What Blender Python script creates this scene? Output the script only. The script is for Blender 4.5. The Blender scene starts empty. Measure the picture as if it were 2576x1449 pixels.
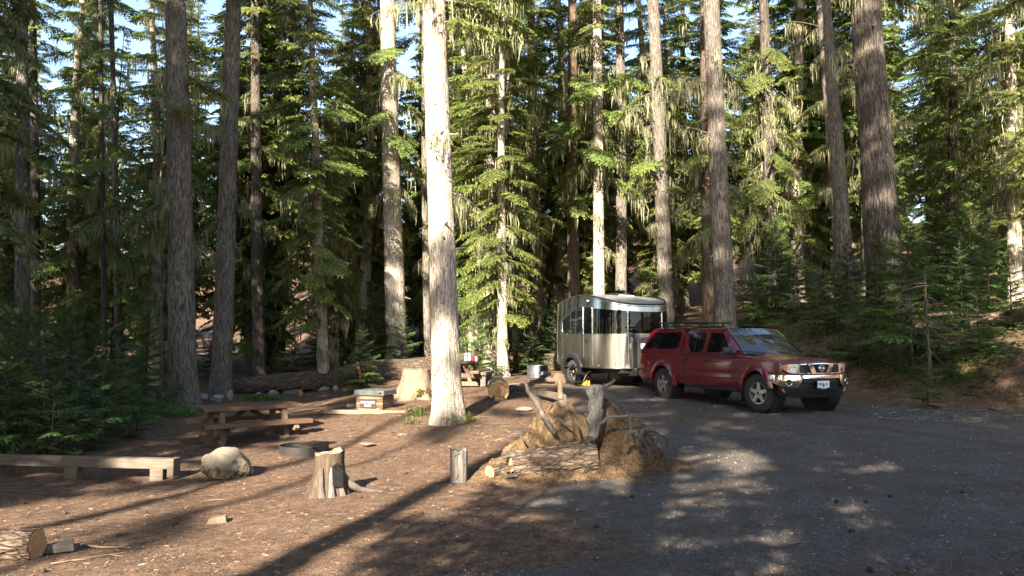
import bpy, bmesh, math, random
import numpy as np
from mathutils import Vector, Matrix

# ------------------------------------------------------------------ camera, sky, sun, exposure
SC = bpy.context.scene
COL = SC.collection
R = math.radians
F = 1983.0 / 2576.0            # focal length as a share of the picture width
CAMZ = 1.55
PITCH = math.atan((850 - 724.5) / 1983.0)
cam_d = bpy.data.cameras.new('camera')
cam_d.sensor_width = 36.0
cam_d.lens = 36.0 * F
cam_d.clip_start = 0.05
cam_d.clip_end = 1500
cam = bpy.data.objects.new('camera', cam_d)
COL.objects.link(cam)
cam.location = (0, 0, CAMZ)
cam.rotation_euler = (R(90) + PITCH, 0, 0)
SC.camera = cam

SUN_AZ = R(15)                 # shadows run away from the viewer and a little to the right
SUN_EL = R(27)
wd = bpy.data.worlds.new('World')
SC.world = wd
wd.use_nodes = True
nt = wd.node_tree
bg = nt.nodes['Background']
sky = nt.nodes.new('ShaderNodeTexSky')
sky.sky_type = 'NISHITA'
sky.sun_disc = False
sky.sun_elevation = SUN_EL
sky.sun_rotation = R(180) + SUN_AZ
sky.air_density = 1.0
sky.dust_density = 0.8
sky.ozone_density = 0.9
nt.links.new(sky.outputs[0], bg.inputs[0])
bg.inputs[1].default_value = 0.07
sd = bpy.data.lights.new('sun', 'SUN')
sd.energy = 5.0
sd.angle = R(0.5)
sd.color = (1.0, 0.91, 0.76)
sun = bpy.data.objects.new('sun', sd)
COL.objects.link(sun)
sun.location = (-8, -30, 25)
sun.rotation_euler = Vector((math.sin(SUN_AZ) * math.cos(SUN_EL), math.cos(SUN_AZ) * math.cos(SUN_EL), -math.sin(SUN_EL))).to_track_quat('-Z', 'Y').to_euler()
SC.view_settings.view_transform = 'Standard'
SC.view_settings.look = 'None'
SC.view_settings.exposure = 2.65
SC.view_settings.gamma = 1.0
SC.view_settings.use_curve_mapping = False
SC.cycles.max_bounces = 5
SC.cycles.diffuse_bounces = 2
SC.cycles.glossy_bounces = 4
SC.cycles.transmission_bounces = 4
SC.cycles.transparent_max_bounces = 6
SC.cycles.caustics_reflective = False
SC.cycles.caustics_refractive = False
SC.cycles.sample_clamp_indirect = 6.0
SC.cycles.use_denoising = True

# ------------------------------------------------------------------ terrain height and placing
CP = np.array([(-5.56, 16.5, -.57), (-3.67, 13.9, -.54), (-4.1, 11.4, -.5), (-2.15, 9.4, -.35), (-.67, 9.8, -.25), (-1.3, 16.4, -.15),
    (-3.37, 19.3, -.2), (-6, 11.6, -.5), (-9, 11.6, -.5), (-13, 12, -.5), (-9.4, 22.7, -.4), (-9.4, 25.5, -.35), (-4.5, 31, 0), (-2.5, 20.5, 0),
    (-.3, 18.6, .05), (.5, 9.5, -.1), (1.6, 9.5, 0), (5, 16, 0), (3.7, 19.3, 0), (6.5, 15, 0), (5.7, 17.6, 0), (1.7, 22.7, .17), (3, 24, .2), (2, 6, 0), (5, 8, 0),
    (8, 10, 0), (-2.5, 5.3, -.1), (-4, 7, -.3), (-7, 7, -.35), (0, 0, 0), (4, 3, 0), (-5, 2, -.1), (0, 30, .2), (6, 28, .3), (-14, 25, -.3), (-16, 18, -.45),
    (9, 4, 0), (12, 10, 0), (0, -8, 0), (-10, -8, 0), (10, -8, 0), (2, 13, 0), (1, 40, .2), (-10, 40, 0), (-20, 40, 0)])


def terrain(x, y):
    x = np.asarray(x, float); y = np.asarray(y, float)
    sh = np.broadcast(x, y).shape
    xf = np.broadcast_to(x, sh).ravel(); yf = np.broadcast_to(y, sh).ravel()
    out = np.empty(xf.shape)
    for s in range(0, len(xf), 20000):
        a = xf[s:s + 20000, None]; b = yf[s:s + 20000, None]
        w = np.exp(-((a - CP[:, 0]) ** 2 + (b - CP[:, 1]) ** 2) / (2 * 2.3 ** 2)) + 1e-9
        out[s:s + 20000] = (w * CP[:, 2]).sum(1) / (w.sum(1) + 3e-3)
    q = (xf - 6) * .865 + (yf - 25) * .5
    st = np.clip(q / 2.2, 0, 1); st = st * st * (3 - 2 * st)
    out = out + .85 * st + .19 * np.clip(q, 0, 45)
    far = np.clip((yf - 55) / 60, 0, 2); out = out + 4.5 * far * far
    return out.reshape(sh)


def gz(x, y):
    return float(terrain(x, y))


def ray(u, v):
    """direction through a point of the 2576 x 1449 picture"""
    a = (u - 1288) / 1983.0; b = (724.5 - v) / 1983.0
    c, s = math.cos(PITCH), math.sin(PITCH)
    return Vector((a, c - b * s, s + b * c))


def on_ground(u, v):
    d = ray(u, v); lo, hi = 3.0, 130.0
    for n in (160, 40):
        t = np.geomspace(lo, hi, n)
        below = CAMZ + d.z * t < terrain(d.x * t, d.y * t)
        i = int(np.argmax(below)) if below.any() else n - 1
        lo, hi = t[max(i - 1, 0)], t[i]
    p = d * float(hi)
    return Vector((p.x, p.y, gz(p.x, p.y)))


def at_dist(u, v, dist):
    d = ray(u, v); t = dist / d.y
    return Vector((d.x * t, d.y * t, CAMZ + d.z * t))


def ground_at(u, dist):
    p = at_dist(u, 850, dist)
    return Vector((p.x, p.y, gz(p.x, p.y)))


# ------------------------------------------------------------------ materials
MATS = {}


def nodes_of(name):
    m = bpy.data.materials.new(name); m.use_nodes = True
    MATS[name] = m
    t = m.node_tree
    return m, t, t.nodes['Principled BSDF'], t.nodes['Material Output']


def N(t, kind, **kw):
    n = t.nodes.new(kind)
    for k, v in kw.items():
        if k.startswith('i_'):
            key = k[2:]
            n.inputs[int(key) if key.isdigit() else key].default_value = v
        else:
            setattr(n, k, v)
    return n


def ramp(t, fac, stops):
    n = t.nodes.new('ShaderNodeValToRGB')
    el = n.color_ramp.elements
    while len(el) < len(stops): el.new(0.5)
    for e, (p, c) in zip(el, stops):
        e.position = p; e.color = (c[0], c[1], c[2], 1) if not isinstance(c, (int, float)) else (c, c, c, 1)
    t.links.new(fac, n.inputs[0])
    return n.outputs[0]


def mixc(t, fac, a, b, mode='MIX'):
    n = t.nodes.new('ShaderNodeMix'); n.data_type = 'RGBA'; n.blend_type = mode
    for s, v in ((n.inputs[0], fac), (n.inputs[6], a), (n.inputs[7], b)):
        if hasattr(v, 'is_output'): t.links.new(v, s)
        elif isinstance(v, (int, float)): s.default_value = v
        else: s.default_value = (v[0], v[1], v[2], 1)
    return n.outputs[2]


def math_n(t, op, a, b=None):
    n = t.nodes.new('ShaderNodeMath'); n.operation = op
    for s, v in ((n.inputs[0], a), (n.inputs[1], b)):
        if v is None: continue
        if hasattr(v, 'is_output'): t.links.new(v, s)
        else: s.default_value = v
    return n.outputs[0]


def coords(t, scale=(1, 1, 1), kind='Object'):
    tc = t.nodes.new('ShaderNodeTexCoord'); mp = t.nodes.new('ShaderNodeMapping')
    mp.inputs['Scale'].default_value = scale
    t.links.new(tc.outputs[kind], mp.inputs[0])
    return mp.outputs[0]


def noise(t, vec, scale, detail=4, rough=.6, dist=0.0):
    n = N(t, 'ShaderNodeTexNoise'); n.inputs['Scale'].default_value = scale; n.inputs['Detail'].default_value = detail
    n.inputs['Roughness'].default_value = rough; n.inputs['Distortion'].default_value = dist
    t.links.new(vec, n.inputs['Vector'])
    return n.outputs['Fac']


def voro(t, vec, scale, feature='F1', out='Distance', rnd=1.0):
    n = N(t, 'ShaderNodeTexVoronoi'); n.feature = feature; n.inputs['Scale'].default_value = scale
    n.inputs['Randomness'].default_value = rnd
    t.links.new(vec, n.inputs['Vector'])
    return n.outputs[out]


def bump(t, p, h, strength=.5, dist=.02):
    b = t.nodes.new('ShaderNodeBump'); b.inputs['Strength'].default_value = strength; b.inputs['Distance'].default_value = dist
    t.links.new(h, b.inputs['Height']); t.links.new(b.outputs[0], p.inputs['Normal'])
    return b


def simple(name, c, rough=.6, metal=0., spec=.5, coat=0., var=.25, vs=6., bmp=0., bs=40., stretch=(1, 1, 1), c2=None):
    m, t, p, o = nodes_of(name)
    vec = coords(t, stretch)
    n1 = noise(t, vec, vs, 3, .62)
    c2 = c2 or tuple(x * (1 - var) for x in c)
    col = ramp(t, n1, [(.32, c2), (.68, c)])
    t.links.new(col, p.inputs['Base Color'])
    p.inputs['Roughness'].default_value = rough; p.inputs['Metallic'].default_value = metal
    p.inputs['Specular IOR Level'].default_value = spec
    if coat:
        p.inputs['Coat Weight'].default_value = coat; p.inputs['Coat Roughness'].default_value = .03
    if bmp: bump(t, p, noise(t, vec, bs, 3, .65), bmp, .01)
    return m


def bark_mat(name, dark, mid, light, lich, amt, furrow=1.0, size=1.0, along='Z'):
    ax = (lambda a, b: (a, a, b)) if along == 'Z' else (lambda a, b: (b * 2.1, a, a))
    m, t, p, o = nodes_of(name)
    v1 = coords(t, ax(13 * size, 2.1 * size))
    v2 = coords(t, ax(34, 6))
    v3 = coords(t, ax(1, .35))
    wob = noise(t, v1, 1.6, 2, .6, .6)
    vn = voro(t, v1, 1.5, 'DISTANCE_TO_EDGE')
    fine = noise(t, v2, 1.5, 3, .7)
    big = noise(t, v3, 1.3, 1, .5)
    plate = math_n(t, 'MULTIPLY', ramp(t, vn, [(.0, .35), (.10, 1.)]), ramp(t, wob, [(.34, .1), (.6, 1.)]))
    h = math_n(t, 'ADD', math_n(t, 'MULTIPLY', plate, .75), math_n(t, 'MULTIPLY', fine, .3))
    col = ramp(t, h, [(.12, dark), (.5, mid), (.92, light)])
    col = mixc(t, ramp(t, big, [(.35, 0.), (.7, .45)]), col, tuple(x * .62 for x in mid))
    tick = noise(t, coords(t, ax(46, 13)), 1.0, 1, .5)
    col = mixc(t, ramp(t, tick, [(.66, 0.), (.72, .85)]), col, tuple(x * .45 for x in dark))
    lv = coords(t, ax(7, 1.3))
    ln = noise(t, lv, 2.4, 3, .75)
    lm = math_n(t, 'MULTIPLY', ramp(t, ln, [(.56, 0.), (.66, 1.)]), amt)
    col = mixc(t, lm, col, lich)
    t.links.new(col, p.inputs['Base Color'])
    p.inputs['Roughness'].default_value = .93; p.inputs['Specular IOR Level'].default_value = .15
    bump(t, p, h, .9 * furrow, .035)
    return m


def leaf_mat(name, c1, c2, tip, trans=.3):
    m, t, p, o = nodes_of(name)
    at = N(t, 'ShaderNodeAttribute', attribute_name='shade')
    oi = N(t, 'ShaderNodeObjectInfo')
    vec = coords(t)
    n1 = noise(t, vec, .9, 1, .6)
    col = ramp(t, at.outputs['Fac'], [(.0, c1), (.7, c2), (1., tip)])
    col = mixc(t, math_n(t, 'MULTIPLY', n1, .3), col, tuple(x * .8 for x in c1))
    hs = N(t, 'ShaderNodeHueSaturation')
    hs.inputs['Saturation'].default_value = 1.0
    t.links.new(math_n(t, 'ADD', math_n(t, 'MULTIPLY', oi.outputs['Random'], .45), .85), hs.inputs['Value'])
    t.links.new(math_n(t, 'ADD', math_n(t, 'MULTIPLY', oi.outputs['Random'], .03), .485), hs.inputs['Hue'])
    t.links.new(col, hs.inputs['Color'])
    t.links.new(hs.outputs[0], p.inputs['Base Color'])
    p.inputs['Roughness'].default_value = .55; p.inputs['Specular IOR Level'].default_value = .3
    tr = N(t, 'ShaderNodeBsdfTranslucent')
    t.links.new(mixc(t, .5, hs.outputs[0], tip, 'MIX'), tr.inputs[0])
    ms = N(t, 'ShaderNodeMixShader'); ms.inputs[0].default_value = trans
    t.links.new(p.outputs[0], ms.inputs[1]); t.links.new(tr.outputs[0], ms.inputs[2])
    t.links.new(ms.outputs[0], o.inputs[0])
    return m


def wood_mat(name, c1, c2, rough=.8, grain=(2, 22, 22), bmp=.5, coat=0.):
    m, t, p, o = nodes_of(name)
    v = coords(t, grain)
    g = noise(t, v, 2.0, 6, .7, .3)
    b = noise(t, coords(t, (1.5, 3, 3)), 1.5, 3, .5)
    col = ramp(t, g, [(.3, c1), (.72, c2)])
    col = mixc(t, math_n(t, 'MULTIPLY', b, .5), col, tuple(x * .55 for x in c1))
    t.links.new(col, p.inputs['Base Color'])
    p.inputs['Roughness'].default_value = rough; p.inputs['Specular IOR Level'].default_value = .3
    bump(t, p, g, bmp, .008)
    return m


def endgrain_mat(name, c1, c2, c3):
    m, t, p, o = nodes_of(name)
    v = coords(t)
    gn = N(t, 'ShaderNodeVectorMath', operation='LENGTH')
    tcn = t.nodes.new('ShaderNodeTexCoord')
    sp = N(t, 'ShaderNodeSeparateXYZ'); t.links.new(tcn.outputs['Object'], sp.inputs[0])
    cb = N(t, 'ShaderNodeCombineXYZ'); t.links.new(sp.outputs[1], cb.inputs[0]); t.links.new(sp.outputs[2], cb.inputs[1])
    n1 = noise(t, v, 5, 4, .6)
    t.links.new(cb.outputs[0], gn.inputs[0])
    rad = math_n(t, 'ADD', math_n(t, 'MULTIPLY', gn.outputs['Value'], 60), math_n(t, 'MULTIPLY', n1, 14))
    rings = math_n(t, 'SINE', rad)
    rr = ramp(t, math_n(t, 'ADD', math_n(t, 'MULTIPLY', rings, .5), .5), [(.2, c1), (.8, c2)])
    blot = noise(t, v, 6, 6, .7, 1.5)
    col = mixc(t, ramp(t, blot, [(.42, 0.), (.62, .85)]), rr, c3)
    t.links.new(col, p.inputs['Base Color'])
    p.inputs['Roughness'].default_value = .85
    bump(t, p, blot, .6, .02)
    return m


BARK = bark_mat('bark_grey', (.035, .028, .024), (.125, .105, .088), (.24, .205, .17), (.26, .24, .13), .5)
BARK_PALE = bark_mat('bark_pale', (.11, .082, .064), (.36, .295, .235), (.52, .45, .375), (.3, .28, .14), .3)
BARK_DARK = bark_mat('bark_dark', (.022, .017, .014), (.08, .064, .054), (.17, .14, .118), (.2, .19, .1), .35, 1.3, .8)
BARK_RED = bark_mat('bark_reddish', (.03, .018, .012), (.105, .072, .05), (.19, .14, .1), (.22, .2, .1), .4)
BARK_LOG = bark_mat('bark_log', (.018, .012, .009), (.10, .07, .05), (.20, .147, .105), (.24, .2, .12), .25, 1.4, .8, 'X')
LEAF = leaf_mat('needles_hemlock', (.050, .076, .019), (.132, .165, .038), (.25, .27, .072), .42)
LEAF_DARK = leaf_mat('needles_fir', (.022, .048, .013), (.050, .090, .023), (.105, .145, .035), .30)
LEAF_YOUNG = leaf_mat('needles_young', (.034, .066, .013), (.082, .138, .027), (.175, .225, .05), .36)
LEAF_HERB = leaf_mat('herb_leaf', (.035, .09, .015), (.075, .17, .03), (.16, .27, .05), .35)
LICHEN = leaf_mat('beard_lichen', (.14, .14, .07), (.27, .262, .14), (.42, .405, .235), .38)
TWIG = simple('twig_grey', (.17, .145, .12), .9, vs=8, c2=(.07, .055, .045), bmp=.4)
WOOD_GREY = wood_mat('weathered_wood', (.075, .06, .05), (.21, .185, .16), .85, (1.2, 16, 16), .9)
WOOD_SILVER = wood_mat('silvered_wood', (.035, .028, .023), (.29, .26, .225), .85, (26, 26, 1.3), 1.)
WOOD_ROOT = wood_mat('root_wood', (.04, .028, .021), (.15, .122, .10), .85, (5, 5, 1), .9)
WOOD_TAN = wood_mat('split_wood', (.17, .105, .06), (.38, .28, .175), .8, (14, 14, 1.5), .6)
WOOD_BROWN = wood_mat('brown_stained_planks', (.085, .045, .026), (.16, .095, .058), .42, (1.0, 14, 14), .35)
WOOD_POST = wood_mat('raw_timber', (.11, .07, .042), (.24, .17, .108), .8, (12, 12, 1.5), .5)
WOOD_KERB = wood_mat('kerb_timber', (.085, .064, .046), (.20, .16, .12), .85, (1.2, 16, 16), .7)
ENDG = endgrain_mat('end_grain', (.50, .29, .13), (.62, .42, .22), (.33, .15, .055))
ENDG2 = endgrain_mat('end_grain_orange', (.42, .22, .09), (.52, .30, .14), (.36, .17, .06))

# ------------------------------------------------------------------ mesh helpers
def link(o, parent=None):
    COL.objects.link(o)
    if parent is not None: o.parent = parent
    return o


def tag(o, label=None, cat=None, group=None, kind=None):
    if label: o['label'] = label
    if cat: o['category'] = cat
    if group: o['group'] = group
    if kind: o['kind'] = kind
    return o


def empty(name, loc=(0, 0, 0), rz=0., label=None, cat=None, group=None):
    o = bpy.data.objects.new(name, None); o.empty_display_size = .1
    o.location = loc; o.rotation_euler = (0, 0, rz)
    link(o)
    return tag(o, label, cat, group)


def np_mesh(name, V, Fc, shade=None, smooth=False):
    """V (n,3) array, Fc (m,k) array of equal-sided faces"""
    V = np.asarray(V, np.float32); Fc = np.asarray(Fc, np.int32)
    me = bpy.data.meshes.new(name)
    me.vertices.add(len(V)); me.vertices.foreach_set('co', V.ravel())
    k = Fc.shape[1]
    me.loops.add(Fc.size); me.loops.foreach_set('vertex_index', Fc.ravel())
    me.polygons.add(len(Fc))
    me.polygons.foreach_set('loop_start', np.arange(0, Fc.size, k, dtype=np.int32))
    me.polygons.foreach_set('use_smooth', np.full(len(Fc), smooth))
    me.update(calc_edges=True)
    if shade is not None:
        a = me.attributes.new('shade', 'FLOAT', 'POINT'); a.data.foreach_set('value', np.asarray(shade, np.float32))
    return me


class MB:
    def __init__(self): self.v = []; self.f = []

    def add(self, vs, fs):
        o = len(self.v); self.v.extend([tuple(p) for p in vs]); self.f.extend([tuple(i + o for i in f) for f in fs]); return self

    def box(self, c, s, rot=None, bev=0.):
        bm = bmesh.new(); bmesh.ops.create_cube(bm, size=1.0)
        bmesh.ops.scale(bm, vec=Vector(s), verts=bm.verts)
        if bev: bmesh.ops.bevel(bm, geom=bm.edges[:], offset=bev, segments=2, affect='EDGES', profile=.6)
        M = Matrix.Translation(Vector(c))
        if rot is not None: M = M @ (rot if isinstance(rot, Matrix) else Matrix.Rotation(rot, 4, 'Z'))
        bmesh.ops.transform(bm, matrix=M, verts=bm.verts)
        return self.bm(bm)

    def bm(self, bm):
        bm.verts.index_update()
        self.add([v.co for v in bm.verts], [[v.index for v in f.verts] for f in bm.faces]); bm.free(); return self

    def tube(self, pts, rad, n=8, caps=True, jit=0., rng=None):
        pts = [Vector(p) for p in pts]
        if isinstance(rad, (int, float)): rad = [rad] * len(pts)
        vs = []; up = Vector((0, 0, 1)); prev = None
        for i, p in enumerate(pts):
            d = (pts[min(i + 1, len(pts) - 1)] - pts[max(i - 1, 0)]).normalized()
            if prev is None:
                a = up.cross(d)
                if a.length < .1: a = Vector((1, 0, 0)).cross(d)
            else: a = prev - d * prev.dot(d)
            a.normalize(); prev = a; b = d.cross(a)
            for k in range(n):
                th = 2 * math.pi * k / n
                r = rad[i] * (1 + (rng.uniform(-jit, jit) if jit else 0))
                vs.append(p + (a * math.cos(th) + b * math.sin(th)) * r)
        fs = []
        for i in range(len(pts) - 1):
            for k in range(n):
                fs.append((i * n + k, i * n + (k + 1) % n, (i + 1) * n + (k + 1) % n, (i + 1) * n + k))
        if caps:
            fs.append(tuple(range(n - 1, -1, -1))); fs.append(tuple(range((len(pts) - 1) * n, len(pts) * n)))
        return self.add(vs, fs)

    def lathe(self, prof, n=32, axis='Y', c=(0, 0, 0), closed=False):
        """prof: list of (radius, along)"""
        vs = []
        for r, a in prof:
            for k in range(n):
                th = 2 * math.pi * k / n
                x, z = r * math.cos(th), r * math.sin(th)
                p = {'Y': (x, a, z), 'Z': (x, z, a), 'X': (a, x, z)}[axis]
                vs.append((p[0] + c[0], p[1] + c[1], p[2] + c[2]))
        fs = []; m = len(prof)
        for i in range(m if closed else m - 1):
            j = (i + 1) % m
            for k in range(n):
                fs.append((i * n + k, i * n + (k + 1) % n, j * n + (k + 1) % n, j * n + k))
        return self.add(vs, fs)

    def prism(self, poly, fn, d0, d1):
        """poly in 2-D, fn(u, v, depth) -> 3-D"""
        n = len(poly)
        vs = [fn(u, v, d0) for u, v in poly] + [fn(u, v, d1) for u, v in poly]
        fs = [tuple(range(n)), tuple(range(2 * n - 1, n - 1, -1))] + [(i, n + i, n + (i + 1) % n, (i + 1) % n) for i in range(n)]
        return self.add(vs, fs)

    def build(self, name, mat, parent=None, smooth=None, bev=0.):
        me = bpy.data.meshes.new(name)
        me.from_pydata(self.v, [], self.f)
        bm = bmesh.new(); bm.from_mesh(me)
        bmesh.ops.recalc_face_normals(bm, faces=bm.faces); bm.to_mesh(me); bm.free()
        me.materials.append(mat)
        if smooth is not None:
            me.polygons.foreach_set('use_smooth', np.full(len(me.polygons), True))
            me.set_sharp_from_angle(angle=R(smooth))
        o = bpy.data.objects.new(name, me)
        if bev:
            b = o.modifiers.new('bevel', 'BEVEL'); b.width = bev; b.segments = 2; b.limit_method = 'ANGLE'; b.angle_limit = R(40)
        return link(o, parent)


def rounded(poly, r, n=4):
    """round the corners of a 2-D polygon; r one radius or one per corner"""
    out = []; k = len(poly)
    for i in range(k):
        p = Vector(poly[i]).to_2d(); a = Vector(poly[i - 1]).to_2d(); b = Vector(poly[(i + 1) % k]).to_2d()
        rr = r[i] if isinstance(r, (list, tuple)) else r
        da, db = a - p, b - p
        q = min(rr, da.length * .45, db.length * .45)
        if q < 1e-5: out.append(tuple(p)); continue
        s, e = p + da.normalized() * q, p + db.normalized() * q
        for j in range(n + 1):
            t = j / n
            out.append(tuple((1 - t) ** 2 * s + 2 * t * (1 - t) * p + t * t * e))
    return out


def patch(name, poly, fn, d0, d1, mat, parent=None, holes=(), cuts=0.0, smooth=35):
    """a curved sheet with thickness: a 2-D outline (with holes) mapped by fn(u, v, depth)"""
    bm = bmesh.new(); es = []
    for lp in [poly] + list(holes):
        vs = [bm.verts.new((p[0], p[1], 0)) for p in lp]
        for i in range(len(vs)): es.append(bm.edges.new((vs[i], vs[(i + 1) % len(vs)])))
    bmesh.ops.triangle_fill(bm, use_beauty=True, use_dissolve=False, edges=es)
    if cuts:
        for ax in (0, 1):
            lo = min(p[ax] for p in poly); hi = max(p[ax] for p in poly)
            c = lo + cuts
            while c < hi - 1e-4:
                no = Vector((1, 0, 0)) if ax == 0 else Vector((0, 1, 0))
                bmesh.ops.bisect_plane(bm, geom=bm.verts[:] + bm.edges[:] + bm.faces[:], plane_co=no * c, plane_no=no)
                c += cuts
    for f in bm.faces:
        if f.normal.z < 0: f.normal_flip()
    flat = {v: (v.co.x, v.co.y) for v in bm.verts}
    bm.verts.index_update()
    V = [flat[v] for v in bm.verts]; n = len(V)
    Fs = [[v.index for v in f.verts] for f in bm.faces]
    bd = [(e.verts[0].index, e.verts[1].index) for e in bm.edges if len(e.link_faces) == 1]
    bm.free()
    b = MB()
    b.v = [tuple(fn(u, v, d1)) for u, v in V] + [tuple(fn(u, v, d0)) for u, v in V]
    b.f = [tuple(f) for f in Fs] + [tuple(i + n for i in reversed(f)) for f in Fs] + [(i, j, j + n, i + n) for i, j in bd]
    return b.build(name, mat, parent, smooth)


def copy_tree(o, parent=None):
    c = o.copy(); COL.objects.link(c)
    if parent is not None: c.parent = parent
    for ch in list(o.children): copy_tree(ch, c)
    return c


def lattice(rs, nu, nv):
    return rs.rand(nu, nv)


def vnoise(g, u, v):
    """smooth value noise on lattice g, u wraps"""
    nu, nv = g.shape
    iu = np.floor(u).astype(int); iv = np.floor(v).astype(int)
    fu = u - iu; fv = v - iv
    fu = fu * fu * (3 - 2 * fu); fv = fv * fv * (3 - 2 * fv)
    a = g[iu % nu, iv % nv]; b = g[(iu + 1) % nu, iv % nv]; c = g[iu % nu, (iv + 1) % nv]; d = g[(iu + 1) % nu, (iv + 1) % nv]
    return (a * (1 - fu) + b * fu) * (1 - fv) + (c * (1 - fu) + d * fu) * fv


# ------------------------------------------------------------------ ground
RS = np.random.RandomState(11)
G1 = lattice(RS, 97, 89); G2 = lattice(RS, 101, 103); G3 = lattice(RS, 113, 107)


def micro(x, y):
    n = (vnoise(G1, x * .7 + 50, y * .7 + 50) - .5) * .10 + (vnoise(G2, x * 2.3 + 50, y * 2.3 + 50) - .5) * .035 + (vnoise(G3, x * 7 + 50, y * 7 + 50) - .5) * .012
    g = gravel_mask(x, y)
    return n * (1 - .75 * g)


def sm(a, b, x):
    t = np.clip((x - a) / (b - a), 0, 1); return t * t * (3 - 2 * t)


def gravel_mask(x, y):
    edge = .02 + .085 * (y - 5) + (vnoise(G1, x * .35 + 20, y * .45 + 9) - .5) * 1.6 + (vnoise(G2, x * 1.1 + 3, y * 1.4 + 3) - .5) * .7
    m = sm(-.55, .65, x - edge)
    q = (x - 6) * .865 + (y - 25) * .5
    m = m * (1 - sm(-2.0, -.6, q + (vnoise(G2, x * .6, y * .6) - .5) * 1.2))
    m = m * (1 - sm(23.5, 26.5, y))
    pad = np.exp(-(((x - 2.6) / 2.6) ** 2 + ((y - 23.5) / 3.0) ** 2) * 1.2)
    return np.clip(np.maximum(m, pad * .6) * (1 - .55 * sm(.55, .75, vnoise(G3, x * .55 + 7, y * .8 + 1))), 0, 1)


def ground_z(x, y):
    x = np.asarray(x, float); y = np.asarray(y, float)
    return terrain(x, y) + micro(x, y)


def gzm(x, y):
    return float(ground_z(np.array([x]), np.array([y]))[0])


def make_ground():
    nx, ny = 300, 420
    s = np.linspace(-1, 1, nx); X = 9 * s + 111 * np.sign(s) * np.abs(s) ** 4.0
    t = np.linspace(0, 1, ny)
    Y = -50 + 0 * t
    Y = np.where(t < .12, -50 + 52 * (t / .12) ** .7, 2 + 30 * ((t - .12) / .88).clip(0) ** 1.25 + 160 * ((t - .12) / .88).clip(0) ** 7)
    XX, YY = np.meshgrid(X, Y, indexing='ij')
    Z = ground_z(XX.ravel(), YY.ravel())
    V = np.stack([XX.ravel(), YY.ravel(), Z], 1)
    i = np.arange(nx - 1)[:, None] * ny + np.arange(ny - 1)[None]
    i = i.ravel()
    me = np_mesh('ground', V, np.stack([i, i + ny, i + ny + 1, i + 1], 1), smooth=True)
    a = me.attributes.new('gravel', 'FLOAT', 'POINT'); a.data.foreach_set('value', gravel_mask(XX.ravel(), YY.ravel()).astype(np.float32))
    px_ = np.array([5.9, 6.9, 8.0, 9.6, 11.5]); py_ = np.array([16.9, 14.2, 11.4, 8.0, 3.0])
    xc = np.interp(-YY.ravel(), -py_, px_); dd = XX.ravel() - xc - (vnoise(G1, XX.ravel() * .5, YY.ravel() * .5) - .5) * .3
    rut = (np.exp(-((dd - .85) / .22) ** 2) + np.exp(-((dd + .85) / .22) ** 2) + .8 * np.exp(-((dd + 2.6) / .25) ** 2) + .7 * np.exp(-((dd + 4.2) / .3) ** 2)) * (YY.ravel() < 19) * (YY.ravel() > 0)
    a2 = me.attributes.new('rut', 'FLOAT', 'POINT'); a2.data.foreach_set('value', np.clip(rut, 0, 1).astype(np.float32))
    m, t, p, o = nodes_of('forest_floor')
    at = N(t, 'ShaderNodeAttribute', attribute_name='gravel').outputs['Fac']
    vec = coords(t)
    big = noise(t, vec, .9, 2, .6); mid = noise(t, vec, 7, 4, .72); fine = noise(t, vec, 60, 2, .7)
    st = noise(t, coords(t, (40, 110, 40)), 1.0, 1, .6)
    st2 = noise(t, coords(t, (130, 35, 40)), 1.0, 1, .6)
    duff = ramp(t, mid, [(.28, (.038, .021, .013)), (.5, (.118, .068, .041)), (.75, (.215, .132, .083))])
    duff = mixc(t, ramp(t, big, [(.35, 0.), (.7, .5)]), duff, (.10, .064, .043))
    fl = ramp(t, math_n(t, 'MAXIMUM', st, st2), [(.66, 0.), (.74, 1.)])
    duff = mixc(t, math_n(t, 'MULTIPLY', fl, .55), duff, (.33, .235, .155))
    dk = ramp(t, fine, [(.30, 1.), (.42, 0.)])
    duff = mixc(t, math_n(t, 'MULTIPLY', dk, .7), duff, (.018, .012, .009))
    pc = voro(t, vec, 75, 'F1', 'Color'); pd = voro(t, vec, 75, 'DISTANCE_TO_EDGE')
    bw = N(t, 'ShaderNodeRGBToBW'); t.links.new(pc, bw.inputs[0])
    grav = ramp(t, bw.outputs[0], [(.1, (.065, .054, .046)), (.5, (.115, .097, .083)), (.9, (.185, .16, .138))])
    grav = mixc(t, ramp(t, pd, [(.0, .85), (.10, 0.)]), grav, (.045, .037, .032))
    grav = mixc(t, ramp(t, noise(t, vec, 1.5, 4, .65), [(.42, 0.), (.62, .75)]), grav, (.075, .052, .038))
    rt = N(t, 'ShaderNodeAttribute', attribute_name='rut').outputs['Fac']
    grav = mixc(t, math_n(t, 'MULTIPLY', math_n(t, 'MULTIPLY', rt, mid), 1.0), grav, (.060, .046, .037))
    gm = math_n(t, 'ADD', at, math_n(t, 'MULTIPLY', math_n(t, 'SUBTRACT', mid, .5), .9))
    gm = ramp(t, gm, [(.32, 0.), (.62, 1.)])
    t.links.new(mixc(t, gm, duff, grav), p.inputs['Base Color'])
    p.inputs['Roughness'].default_value = .95; p.inputs['Specular IOR Level'].default_value = .2
    h = math_n(t, 'ADD', mid, math_n(t, 'MULTIPLY', fine, .8))
    bump(t, p, h, .8, .03)
    me.materials.append(m)
    g = bpy.data.objects.new('ground', me); link(g)
    tag(g, 'needle-strewn forest floor running into a grey gravel drive', 'ground', kind='structure')


make_ground()


def scatter_view(n, rs, ymin=4.3, ymax=26, power=1.7, xl=-1.0, xr=1.0):
    """ground positions in view, thinning with distance"""
    t = rs.rand(n) ** power
    y = ymin + (ymax - ymin) * t
    x = (xl + (xr - xl) * rs.rand(n)) * y * .70
    return x, y


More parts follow.
